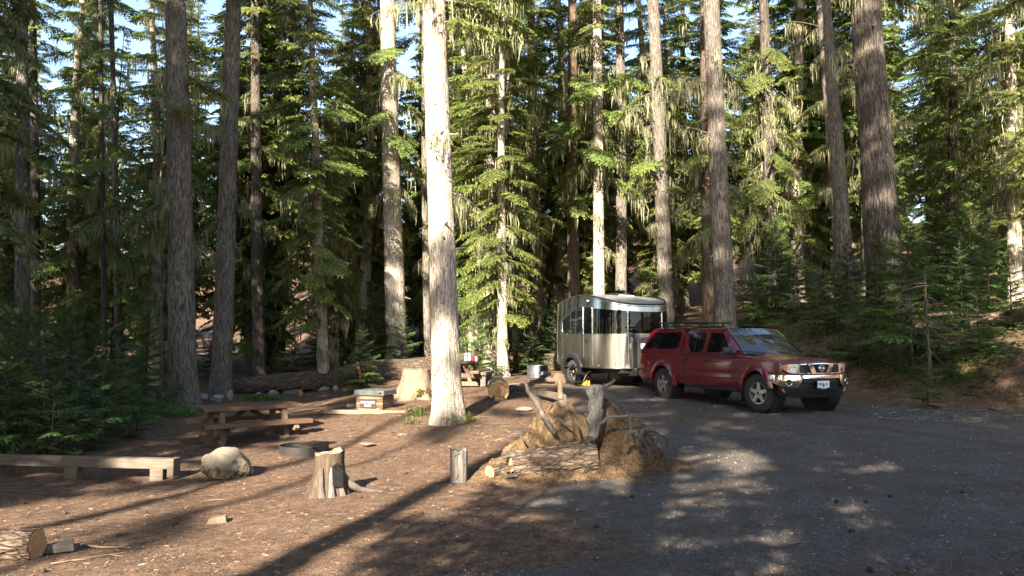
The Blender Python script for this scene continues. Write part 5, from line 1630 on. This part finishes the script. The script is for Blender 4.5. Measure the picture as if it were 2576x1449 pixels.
for k in range(11):
    a = k * .571 + rnd.uniform(-.15, .15); r_ = .185
    MB().tube([(.05, math.cos(a) * r_, math.sin(a) * r_), (-.03 - rnd.uniform(0, .05), math.cos(a) * r_ * 1.03, math.sin(a) * r_ * 1.03), (-.05 - rnd.uniform(.02, .10), math.cos(a + .1) * r_ * .98, math.sin(a + .1) * r_ * .98)], [.035, .03, .006], 6, True, .25, rnd).build('torn_bark', BARK_LOG if k % 2 else WOOD_ROOT, lg, 50)
q_ = on_ground(1262, 1205)
ch = MB().tube([q_ + Vector((-.10, 0, .05)), q_ + Vector((0, .03, .06)), q_ + Vector((.14, .04, .05))], [.045, .055, .04], 9, True, .2, random.Random(2)).build('bark_chunk', BARK_LOG, None, 50)
tag(ch, 'chunk of bark between small sawn log and broken log', 'bark')
sp_ = MB(); p_ = on_ground(1478, 1196); sp_.tube([p_ + Vector((0, -.03, -.02)), p_ + Vector((-.005, -.03, .12)), p_ + Vector((-.03, -.03, .17))], [.03, .022, .006], 7)
o = sp_.build('splinter', WOOD_GREY, None, 50); tag(o, 'pale splinter sticking up at the right end of the broken log', 'splinter')

# stumps
s_ = on_ground(826, 1246)
make_stump('cut_stump', s_, .165, .26, .50, 5, wood_mat('stump_wood', (.032, .021, .014), (.13, .088, .056), .85, (24, 24, 1.8), 1.), 'weathered cut stump with charred side and one long trailing root', WOOD_TAN, 5, .3, .12, .1)
st = [o for o in COL.objects if o.name.startswith('cut_stump')][0]
rt = MB(); rt.tube([(.10, -.06, .30), (.20, -.08, .16), (.34, -.10, .07), (.52, -.13, .035), (.72, -.17, .02), (.95, -.22, .005)], [.05, .05, .04, .028, .02, .008], 9, True, .1, random.Random(1))
o = rt.build('trailing_root', WOOD_ROOT, st, 50)
for k, (x0, y0, x1) in enumerate([(.02, -.17, .03), (-.09, -.15, -.08), (.12, -.14, .16)]):
    MB().tube([(x0, y0, .34), (x0 - .005, y0 - .05, .16), (x1, y0 - .10, -.03)], [.022, .032, .045], 7, True, .15, random.Random(k)).build('stump_rib', WOOD_SILVER if k == 0 else WOOD_ROOT, st, 50)
charm = MB(); charm.prism(rounded([(.03, .14), (.02, .36), (.09, .40), (.15, .30), (.14, .12)], .03), lambda u, v, d: (u, -.185 - .15 * (.4 - v) + .5 * (u - .03) ** 2 + d, v), -.03, .03)
charm.build('charred_patch', simple('charcoal', (.014, .013, .012), .95, 0., .1, vs=20, c2=(.006, .006, .006), bmp=.8, bs=25), st, 40)
s_ = on_ground(1046, 1003)
make_stump('old_stump', s_, .36, .62, .78, 8, rock_mat('old_stump_wood', (.22, .155, .105), (.115, .08, .055), (.10, .085, .025), .5), 'wide flared old stump with mossy base left of the sunlit middle trunk', WOOD_GREY, 5, 1.2, .06)
s_ = on_ground(1153, 1214)
pm = make_stump('cut_post', s_, .105, .105, .40, 12, WOOD_SILVER, 'short weathered grey post stump with knot holes standing alone', WOOD_GREY, 4, 0, .05)
pst = [o for o in COL.objects if o.name.startswith('cut_post')][0]
for k, (a, z) in enumerate([(-1.9, .33), (-1.45, .345), (-1.1, .31), (-.85, .22), (-1.6, .10), (-1.75, .06)]):
    MB().tube([(.098 * math.cos(a), .098 * math.sin(a), z - .015), (.103 * math.cos(a + .1), .103 * math.sin(a + .1), z + .018)], [.010, .007], 6).build('knot_hole', simple('knot%d' % k, (.06, .03, .02), .8), pst)
make_stump('small_stump', ground_at(2092, 26.5), .14, .18, .5, 14, BARK_DARK, 'small dark stump on the bank above the pickup hood', WOOD_TAN, 4, 0, .06)

# log bench on short posts
e0, e1 = on_ground(-130, 1196), on_ground(420, 1200)
BN = empty('log_bench', e1, 0, 'long squared timber rail on short posts at the left edge', 'bench')
dv = e0 - e1; BN.rotation_euler = (0, 0, math.atan2(dv.y, dv.x)); Lb = dv.length
MB().box((Lb / 2 - .06, 0, .205), (Lb, .18, .145), Matrix.Rotation(-.006, 4, 'Y'), .02).build('rail', WOOD_KERB, BN)
MB().box((-.10, -.0, .14), (.10, .21, .27), None, .015).build('end_block', WOOD_KERB, BN)
for x in (.12, Lb * .42, Lb * .78): MB().box((x, 0, .04), (.20, .17, .20), None, .015).build('post', WOOD_KERB, BN)

# split wood on the ground
for u, v, s_, rz, lab in ((150, 1384, (.22, .10, .085), .5, 'split grey firewood piece beside the lower left log'), (546, 1313, (.19, .10, .065), .25, 'striped split firewood piece alone on the lit needles')):
    p_ = on_ground(u, v)
    b = MB(); b.prism([(-s_[0] / 2, 0), (s_[0] / 2, 0), (s_[0] / 2 - .01, s_[2] * 1.1), (s_[0] * .1, s_[2] * 1.0), (-s_[0] / 2 + .02, s_[2] * .75)], lambda a, c, d: (a, d, c), -s_[1] / 2, s_[1] / 2)
    o = b.build('firewood', WOOD_POST if u > 300 else WOOD_GREY, None, None, .006); o.location = p_ - Vector((0, 0, .012)); o.rotation_euler = (0, 0, rz); tag(o, lab, 'firewood')

# timber kerbs behind the root mound
for (u0, v0, u1, v1, lab, m_) in ((1288, 990, 1338, 1004, 'pale timber kerb on a post behind the broken branch', WOOD_KERB), (1352, 1003, 1412, 1020, 'brown timber kerb partly hidden by the root mound', WOOD_KERB)):
    a_, b_ = on_ground(u0, v0), on_ground(u1, v1)
    K = empty('timber_kerb', b_, 0, lab, 'kerb'); dv = a_ - b_; K.rotation_euler = (0, 0, math.atan2(dv.y, dv.x))
    MB().box((dv.length / 2, 0, .20), (dv.length + .1, .13, .14), None, .012).build('rail', m_, K)
    for x in (0, dv.length): MB().box((x, -.02, .10), (.16, .16, .30), None, .012).build('post', WOOD_GREY, K)
sl_ = ground_at(1405, 24.3)
rock('slab_stone', sl_, (1.0, .5, .42), 51, ROCK_DIRTY, 'dark sloping rock between steel fire ring and timber block', rz=.5, flat=.15)

# ------------------------------------------------------------------ upturned root mound
SOIL = None
m, t, p, o = nodes_of('sandy_soil'); SOIL = m
v = coords(t); n1 = noise(t, v, 5, 5, .7); n2 = noise(t, v, 30, 3, .7)
col = ramp(t, n1, [(.28, (.05, .030, .016)), (.5, (.115, .073, .038)), (.72, (.185, .122, .066))])
col = mixc(t, ramp(t, n2, [(.36, .85), (.50, 0.)]), col, (.04, .024, .014))
t.links.new(col, p.inputs['Base Color']); p.inputs['Roughness'].default_value = .96; p.inputs['Specular IOR Level'].default_value = .15
bump(t, p, math_n(t, 'ADD', n1, math_n(t, 'MULTIPLY', n2, .6)), .7, .03)
RW = empty('root_mound', (0, 0, 0), 0, 'upturned root plate of a fallen tree, a sandy mound bristling with weathered roots', 'root mound')
hx = [-.75, -.35, .0, .22, .42, .56, .70, .84, .95, 1.06, 1.16, 1.28, 1.42, 1.56, 1.74, 1.95, 2.35]
hz = [0, .10, .34, .56, .77, .88, .85, .72, .67, .78, .89, .80, .66, .56, .40, .08, 0]
nx_, ny_ = 230, 160
X, Y = np.meshgrid(np.linspace(-.75, 2.35, nx_), np.linspace(9.0, 11.3, ny_), indexing='ij')
yc = 10.35 + .12 * np.sin(X * 2); dy_ = Y - yc
fall = np.where(dy_ < 0, np.exp(-np.abs(dy_ / .56) ** 2.4), np.exp(-np.abs(dy_ / .34) ** 2.2))
h_ = np.interp(X, hx, hz) * fall
low = np.exp(-((X - .95) / .95) ** 4) * np.exp(-np.abs(dy_ / (.50 + .40 * sm(.95, 1.4, X) - .25 * sm(1.6, 2.1, X))) ** 3) * .13
nz_ = (vnoise(G1, X * 4 + 9, Y * 4) - .5) * .24 + (vnoise(G2, X * 11, Y * 11) - .5) * .14 + (vnoise(G3, X * 27, Y * 27) - .5) * .04
hol = -.20 * np.exp(-(((X - 1.62) / .22) ** 2 + ((Y - 9.75) / .22) ** 2)) - .12 * np.exp(-(((X - .95) / .10) ** 2 + ((Y - 9.95) / .25) ** 2))
H_ = np.maximum(h_, low) + nz_ * np.clip(np.maximum(h_, low) * 3.5, 0, 1) + hol
edge = np.minimum(np.minimum(X + .75, 2.35 - X), np.minimum(Y - 9.0, 11.3 - Y)).clip(0)
Zm = ground_z(X.ravel(), Y.ravel()).reshape(X.shape) + H_ - .05 * (1 - sm(0, .12, edge)) - .012
jx = (vnoise(G2, X * 8 + 5, Y * 8 + 3) - .5) * .12 * sm(.1, .5, H_); jy = (vnoise(G3, X * 8 + 1, Y * 8 + 7) - .5) * .16 * sm(.1, .5, H_)
i = (np.arange(nx_ - 1)[:, None] * ny_ + np.arange(ny_ - 1)[None]).ravel()
me = np_mesh('soil', np.stack([(X + jx).ravel(), (Y + jy).ravel(), Zm.ravel()], 1), np.stack([i, i + ny_, i + ny_ + 1, i + 1], 1), smooth=True)
me.materials.append(SOIL); link(bpy.data.objects.new('soil', me), RW)


def root_path(pts, rad, mat, name='root', seed=1, jit=.16, n=9):
    P3 = [at_dist(u, v, d) for u, v, d in pts]
    out = []; rr = []
    for k in range(len(P3) - 1):
        for q in (0, .34, .67):
            out.append(P3[k].lerp(P3[k + 1], q)); rr.append(rad[k] + (rad[k + 1] - rad[k]) * q)
    out.append(P3[-1]); rr.append(rad[-1])
    rnd = random.Random(seed)
    out = [a + Vector((rnd.uniform(-1, 1), rnd.uniform(-1, 1), rnd.uniform(-1, 1))) * b * .3 for a, b in zip(out, rr)]
    return MB().tube(out, rr, n, True, jit, rnd).build(name, mat, RW, 50)


root_path([(1320, 955, 10.35), (1330, 985, 10.3), (1350, 1015, 10.2), (1376, 1056, 10.0), (1396, 1092, 9.85)], [.016, .03, .038, .036, .03], WOOD_ROOT, seed=1)
root_path([(1408, 955, 10.4), (1409, 975, 10.4), (1410, 1002, 10.4)], [.034, .034, .034], WOOD_TAN, seed=2, jit=.05)
for k, (pp, rr) in enumerate([([(1514, 976, 10.0), (1506, 990, 9.95), (1500, 1020, 9.85), (1494, 1060, 9.75), (1486, 1102, 9.62)], [.045, .06, .075, .075, .045]),
                              ([(1484, 983, 9.95), (1492, 1003, 9.9), (1496, 1040, 9.8), (1490, 1085, 9.68)], [.04, .055, .06, .045]),
                              ([(1505, 978, 9.97), (1504, 1010, 9.85), (1508, 1050, 9.78), (1500, 1090, 9.66)], [.035, .045, .05, .03])]):
    root_path(pp, rr, WOOD_SILVER, seed=10 + k, jit=.3, n=12)
for k, (pp, rr) in enumerate([
        ([(1498, 1100, 9.65), (1508, 1068, 9.65), (1530, 1050, 9.65), (1572, 1048, 9.7), (1588, 1044, 9.7), (1612, 1040, 9.75)], [.02, .022, .02, .016, .012, .005]),
        ([(1586, 1044, 9.7), (1584, 1066, 9.65), (1590, 1090, 9.6)], [.02, .022, .014]),
        ([(1570, 1112, 9.45), (1580, 1090, 9.45), (1598, 1088, 9.45), (1612, 1104, 9.4), (1628, 1130, 9.35), (1636, 1150, 9.3)], [.02, .03, .034, .034, .032, .02]),
        ([(1606, 1105, 9.6), (1616, 1084, 9.6), (1632, 1078, 9.6), (1654, 1088, 9.6), (1660, 1098, 9.6)], [.02, .03, .03, .022, .01]),
        ([(1612, 1110, 9.6), (1626, 1092, 9.6), (1648, 1094, 9.6), (1662, 1108, 9.6)], [.014, .018, .016, .008]),
        ([(1655, 1092, 9.7), (1675, 1102, 9.7), (1681, 1118, 9.7), (1674, 1130, 9.7)], [.010, .010, .009, .005]),
        ([(1595, 1056, 9.8), (1620, 1060, 9.8), (1640, 1058, 9.8)], [.012, .01, .005]),
        ([(1600, 1076, 9.75), (1625, 1072, 9.75), (1638, 1080, 9.75), (1634, 1092, 9.7)], [.012, .012, .010, .006]),
        ([(1530, 995, 10.1), (1552, 1000, 10.1), (1560, 990, 10.1)], [.012, .009, .004]),
        ([(1522, 975, 10.05), (1540, 962, 10.05), (1548, 955, 10.05)], [.03, .024, .012]),
        ([(1540, 1015, 10.1), (1556, 1030, 10.05), (1562, 1048, 10.0)], [.02, .018, .012]),
        ([(1444, 1050, 9.85), (1452, 1072, 9.8), (1458, 1090, 9.75)], [.014, .018, .010]),
        ([(1402, 1052, 9.95), (1425, 1066, 9.85), (1440, 1072, 9.8)], [.010, .014, .008]),
        ([(1302, 1085, 9.85), (1312, 1100, 9.75), (1318, 1112, 9.7)], [.010, .014, .010])]):
    root_path(pp, rr, WOOD_ROOT if k % 3 else WOOD_GREY, seed=30 + k)
for k, (u0, v0, u1, v1, r_) in enumerate([(1512, 985, 1520, 962, .018), (1504, 985, 1506, 968, .016), (1497, 990, 1490, 972, .018), (1488, 992, 1481, 977, .014), (1518, 982, 1534, 966, .016), (1500, 1000, 1497, 980, .014)]):
    root_path([(u0, v0 + 14, 9.93), (u0, v0, 9.93), (u1, v1, 9.96)], [r_ * 1.4, r_, .003], WOOD_SILVER if k % 2 else WOOD_ROOT, 'splinter', 60 + k, .25, 6)
rnd = random.Random(8); rl = MB()
for k in range(130):
    x = rnd.choice([rnd.gauss(.6, .16), rnd.gauss(1.2, .14), rnd.uniform(.1, 2.0), rnd.gauss(1.75, .2)]); y = 10.2 + rnd.uniform(-.45, .25)
    ix = int(np.clip((x + .75) / 3.1 * (nx_ - 1), 0, nx_ - 1)); iy = int(np.clip((y - 9.0) / 2.3 * (ny_ - 1), 0, ny_ - 1))
    p_ = Vector((x + float(jx[ix, iy]), y + float(jy[ix, iy]), float(Zm[ix, iy]) - .02)); d_ = Vector((rnd.uniform(-1, 1), rnd.uniform(-1, .6), rnd.uniform(-.1, 1.1))).normalized()
    L_ = rnd.uniform(.06, .22); q_ = [p_]
    for s_ in range(3):
        d_ = (d_ + Vector((rnd.uniform(-.7, .7), rnd.uniform(-.7, .7), rnd.uniform(-.6, .35)))).normalized(); q_.append(q_[-1] + d_ * L_ / 3)
    rl.tube(q_, [.006, .005, .004, .0015], 4, False)
tag(rl.build('rootlets', WOOD_POST, RW), kind='stuff')

# crumbled soil spilling round the mound
rs = np.random.RandomState(6); n = 5200
a = rs.rand(n) * 2 * P; rr_ = 1 + np.abs(rs.randn(n)) * .16
x = .85 + np.cos(a) * 1.12 * rr_ * rs.uniform(.2, 1, n) ** .3; y = 10.15 + np.sin(a) * .72 * rr_ * rs.uniform(.2, 1, n) ** .3
r = .004 + .02 * rs.rand(n) ** 5
ix = np.clip(((x + .75) / 3.1 * (nx_ - 1)).astype(int), 0, nx_ - 1); iy = np.clip(((y - 9.0) / 2.3 * (ny_ - 1)).astype(int), 0, ny_ - 1)
z = np.maximum(Zm[ix, iy], ground_z(x, y)) + r * .2
x, y = x + jx[ix, iy], y + jy[ix, iy]
oc = np.array([(1, 0, 0), (0, 1, 0), (-1, 0, 0), (0, -1, 0), (0, 0, 1), (0, 0, -1)], float)
V = (oc[None] * (1 + (rs.rand(n, 6, 1) - .5) * .8) * r[:, None, None] + np.stack([x, y, z], 1)[:, None]).reshape(-1, 3)
fo = np.array([(0, 1, 4), (1, 2, 4), (2, 3, 4), (3, 0, 4), (1, 0, 5), (2, 1, 5), (3, 2, 5), (0, 3, 5)])
me = np_mesh('soil_crumbs', V, (fo[None] + (np.arange(n) * 6)[:, None, None]).reshape(-1, 3)); me.materials.append(SOIL)
tag(link(bpy.data.objects.new('soil_crumbs', me)), 'loose crumbs of soil on and around the root mound', 'soil', kind='stuff')

# ------------------------------------------------------------------ low plants, debris, cones
def leaf_cloud(name, pts, label, mat, leaves=10, size=.05, height=.12, seed=1, spread=.08, cat='ground cover', up=.4):
    rs = np.random.RandomState(seed); pts = np.asarray(pts)
    n = len(pts) * leaves
    c = np.repeat(pts, leaves, 0) + np.stack([rs.randn(n) * spread, rs.randn(n) * spread, rs.rand(n) * height], 1)
    a = rs.rand(n) * 6.283; el = rs.uniform(-.3, up, n)
    d = np.stack([np.cos(a) * np.cos(el), np.sin(a) * np.cos(el), np.sin(el)], 1)
    s = np.stack([-np.sin(a), np.cos(a), rs.uniform(-.4, .4, n)], 1)
    L = (size * rs.uniform(.6, 1.3, n))[:, None]
    V = np.stack([c, c + d * L * .5 + s * L * .32, c + d * L, c + d * L * .5 - s * L * .32], 1).reshape(-1, 3)
    me = np_mesh(name, V, np.arange(n * 4).reshape(-1, 4), np.repeat(rs.rand(n), 4)); me.materials.append(mat)
    return tag(link(bpy.data.objects.new(name, me)), label, cat, kind='stuff')


def patch_pts(u0, u1, v0, v1, n, seed):
    rs = np.random.RandomState(seed); out = []
    for k in range(n):
        p = on_ground(rs.uniform(u0, u1), rs.uniform(v0, v1)); out.append((p.x, p.y, gzm(p.x, p.y)))
    return out


leaf_cloud('herb_patch', patch_pts(300, 480, 1028, 1052, 110, 1), 'bright green herbs along the edge of the left thicket', LEAF_HERB, 16, .085, .16, 1, .14)
leaf_cloud('herb_patch', patch_pts(610, 700, 1000, 1012, 40, 2), 'bright green herbs between the pale rocks and the fallen log', LEAF_HERB, 14, .085, .14, 2, .12)
leaf_cloud('ground_cover', patch_pts(2180, 2500, 905, 985, 320, 3), 'low green ground cover at the foot of the bank', LEAF_HERB, 14, .07, .16, 3, .14)
leaf_cloud('ground_cover', patch_pts(2350, 2600, 900, 1010, 90, 4), 'scattered green seedlings at the right edge of the bank', LEAF_YOUNG, 12, .07, .18, 4, .10)
leaf_cloud('undergrowth', patch_pts(560, 1350, 905, 938, 170, 5), 'dark low undergrowth behind the fallen log', LEAF_DARK, 16, .16, .5, 5, .3)
leaf_cloud('undergrowth', patch_pts(1960, 2576, 690, 920, 420, 6), 'patchy low undergrowth on the wooded slope', LEAF_YOUNG, 14, .14, .35, 6, .25)
leaf_cloud('undergrowth', patch_pts(0, 420, 900, 1080, 120, 7), 'dark low undergrowth under the left thicket', LEAF_DARK, 14, .12, .4, 7, .2)
# grass tuft and moss by the middle trunk
rs = np.random.RandomState(3); Q = []
for (u, v, n, L0) in ((1052, 1048, 70, .34), (1030, 1066, 40, .20)):
    c0 = on_ground(u, v)
    for k in range(n):
        b = np.array([c0.x + rs.randn() * .09, c0.y + rs.randn() * .08, c0.z]); a = rs.uniform(0, 6.28); L = L0 * rs.uniform(.5, 1.1)
        d = np.array([math.cos(a), math.sin(a), 0]); w = np.array([-d[1], d[0], 0]) * .006
        m1 = b + d * L * .25 + np.array([0, 0, L * .65]); t1 = b + d * L * .75 + np.array([0, 0, L * .7])
        Q += [(b - w, b + w, m1 + w, m1 - w), (m1 - w, m1 + w, t1 + w * .2, t1 - w * .2)]
Q = np.array(Q); me = np_mesh('grass_tuft', Q.reshape(-1, 3), np.arange(len(Q) * 4).reshape(-1, 4), np.repeat(rs.rand(len(Q)), 4)); me.materials.append(LEAF_YOUNG)
tag(link(bpy.data.objects.new('grass_tuft', me)), 'tuft of long grass left of the sunlit middle trunk', 'grass', kind='stuff')
ct = ground_at(1128, 16.4); mp_ = []
for k in range(60):
    a = rs.uniform(-1.6, .2); r = .42 + rs.rand() * .12; mp_.append((ct.x + math.cos(a) * r, ct.y + math.sin(a) * r, ct.z + rs.rand() * .25 * (1 - (r - .42) / .12)))
leaf_cloud('moss', mp_, 'yellow moss at the foot of the sunlit middle trunk', leaf_mat('moss', (.10, .10, .015), (.2, .18, .03), (.32, .28, .06), .2), 10, .04, .05, 9, .03, 'moss')
mp_ = []
s0 = on_ground(1046, 1003)
for k in range(50):
    a = rs.uniform(-1.5, -.7); r = .50 + .1 * rs.rand(); mp_.append((s0.x + math.cos(a) * r * .95, s0.y + math.sin(a) * r * .95, s0.z + rs.rand() * .3))
leaf_cloud('moss', mp_, 'green moss cushion on the wide old stump', MATS['moss'], 10, .05, .05, 10, .04, 'moss')

# fallen branches
rnd = random.Random(12)


def stick(pts, r0, label, mat=None, group=None, twigs=2):
    pts = [Vector(q) for q in pts]; out = []
    for k in range(len(pts) - 1):
        for q in (0, .5): out.append(pts[k].lerp(pts[k + 1], q) + Vector((rnd.uniform(-1, 1), rnd.uniform(-1, 1), 0)) * r0 * 1.2)
    out.append(pts[-1]); n = len(out)
    b = MB(); b.tube(out, [r0 * (1 - .75 * i / (n - 1)) for i in range(n)], 6)
    for k in range(twigs):
        i = rnd.randrange(1, n - 1); d = (out[i + 1] - out[i]).normalized(); s = Vector((-d.y, d.x, rnd.uniform(-.1, .4))) * rnd.choice((-1, 1))
        L = (pts[-1] - pts[0]).length * rnd.uniform(.12, .28)
        b.tube([out[i], out[i] + (d + s).normalized() * L * .6, out[i] + (d * 1.6 + s).normalized() * L], [r0 * .5, r0 * .35, r0 * .12], 5)
    o = b.build('fallen_branch', mat or TWIG, None, 50)
    return tag(o, label, 'branch', group)


def gp(u, v, dz=.015):
    p = on_ground(u, v); return Vector((p.x, p.y, gzm(p.x, p.y) + dz))


stick([gp(205, 1368), gp(260, 1371), gp(330, 1374)], .010, 'thin pale branch lying right of the lower left firewood', WOOD_TAN)
stick([gp(130, 1415), gp(230, 1398), gp(320, 1385)], .007, 'very thin twig lying below the lower left firewood', WOOD_TAN)
stick([gp(505, 1263), gp(535, 1258), gp(562, 1256)], .008, 'short twig on the lit needles below the boulder', WOOD_TAN, twigs=0)
stick([gp(515, 1120), gp(545, 1116), gp(560, 1115)], .012, 'dark twig left of the picnic table seat', twigs=0)
for i in range(16):
    u = rnd.uniform(1235, 1390); v = rnd.uniform(950, 985); du = rnd.uniform(25, 60)
    stick([gp(u, v, .03), gp(u + du / 2, v + rnd.uniform(-4, 4), .05), gp(u + du, v + rnd.uniform(-5, 5), .03)], rnd.uniform(.012, .03), 'grey branch in the litter pile before the steel fire ring', WOOD_ROOT if i % 2 else TWIG, 'branch litter before the fire ring', 1)
for i in range(26):
    u = rnd.uniform(2180, 2560); v = rnd.uniform(985, 1060); du = rnd.uniform(20, 70)
    stick([gp(u, v, .02), gp(u + du / 2, v + rnd.uniform(-6, 6), .05), gp(u + du, v + rnd.uniform(-8, 8), .02)], rnd.uniform(.008, .02), 'bleached stick in the debris at the foot of the bank', WOOD_GREY if i % 2 else TWIG, 'stick debris at the bank', 2)
for i in range(12):
    u = rnd.uniform(1180, 1300); v = rnd.uniform(1045, 1110); du = rnd.uniform(15, 50)
    stick([gp(u, v, .01), gp(u + du / 2, v + rnd.uniform(-4, 4), .03), gp(u + du, v + rnd.uniform(-6, 6), .01)], rnd.uniform(.005, .010), 'twig in the litter between middle trunk and root mound', WOOD_TAN if i % 2 else TWIG, 'twigs by the root mound', 2)
leaf_cloud('debris', patch_pts(2180, 2600, 985, 1060, 200, 14), 'pale lichen bits and bark flakes at the foot of the bank', LICHEN, 9, .05, .02, 14, .12, 'debris', .1)
leaf_cloud('debris', patch_pts(1160, 1290, 1040, 1120, 50, 15), 'dry lichen and needle tufts between middle trunk and root mound', LICHEN, 9, .04, .02, 15, .10, 'debris', .1)

# logs on the bank
a_, b_ = at_dist(2395, 652, 31), at_dist(2500, 618, 34)
make_log('fallen_log', Vector((a_.x, a_.y, gz(a_.x, a_.y) + .45)), Vector((b_.x, b_.y, gz(b_.x, b_.y) + .55)), .20, .17, 'bare pale log high on the slope at the right', WOOD_GREY, 61)
a_, b_ = ground_at(2440, 22), ground_at(2700, 21)
make_log('fallen_log', a_ + Vector((0, 0, .22)), b_ + Vector((0, 0, .30)), .22, .30, 'dark barked log at the right edge at the foot of the slope', BARK_LOG, 62)
b = ground_at(2338, 19.2)
tm = trunk_mesh('pale_pole', .055, 2.8, 77, 14, 50, .25, .02, .06, .3); tm.materials.append(BARK_DARK)
rt_ = empty('dead_pole', b, 0, 'thin pale dead trunk beside the bushy fir on the bank', 'dead tree'); link(bpy.data.objects.new('trunk', tm), rt_)
cr = Crown(); rs2 = np.random.RandomState(4)
for i in range(22): cr.bough(rs2, B_NEAR, np.array([0, 0, rs2.uniform(.8, 2.6)]), rs2.uniform(0, 6.28), rs2.uniform(-.5, .1), rs2.uniform(.4, .9), 0, True)
for k, me in cr.meshes('pale_pole').items():
    me.materials.append(LICHEN if k == 'lichen' else TWIG); tag(link(bpy.data.objects.new(k, me), rt_), kind='stuff')

# cones
cm = MB(); cm.lathe([(0, -.035), (.014, -.03), (.024, -.01), (.024, .01), (.015, .03), (0, .04)], 8, 'X')
cone = cm.build('pine_cone', simple('cone_brown', (.05, .03, .02), .9, vs=60, c2=(.015, .01, .008)), None, 60)
spots = [(300, 1347), (110, 1437), (365, 1287), (165, 1290), (440, 1315), (60, 1260), (1020, 1196), (905, 1258), (1060, 1300), (1395, 1215), (1445, 1213), (1240, 1218), (2180, 1265), (2143, 1340), (2105, 1263), (2240, 1250), (2190, 1436), (1590, 1250), (1500, 1330), (2420, 1240)]
for i, (u, v) in enumerate(spots):
    o = cone if i == 0 else cone.copy()
    if i: COL.objects.link(o)
    o.location = gp(u, v, .014); o.rotation_euler = (0, 0, i * 1.7); o.scale = (.8,) * 3
    tag(o, 'dark cone lying on the needles in the left half' if u < 1288 else 'dark cone lying on the gravel in the right half', 'cone', 'cones on the needles' if u < 1288 else 'cones on the gravel')
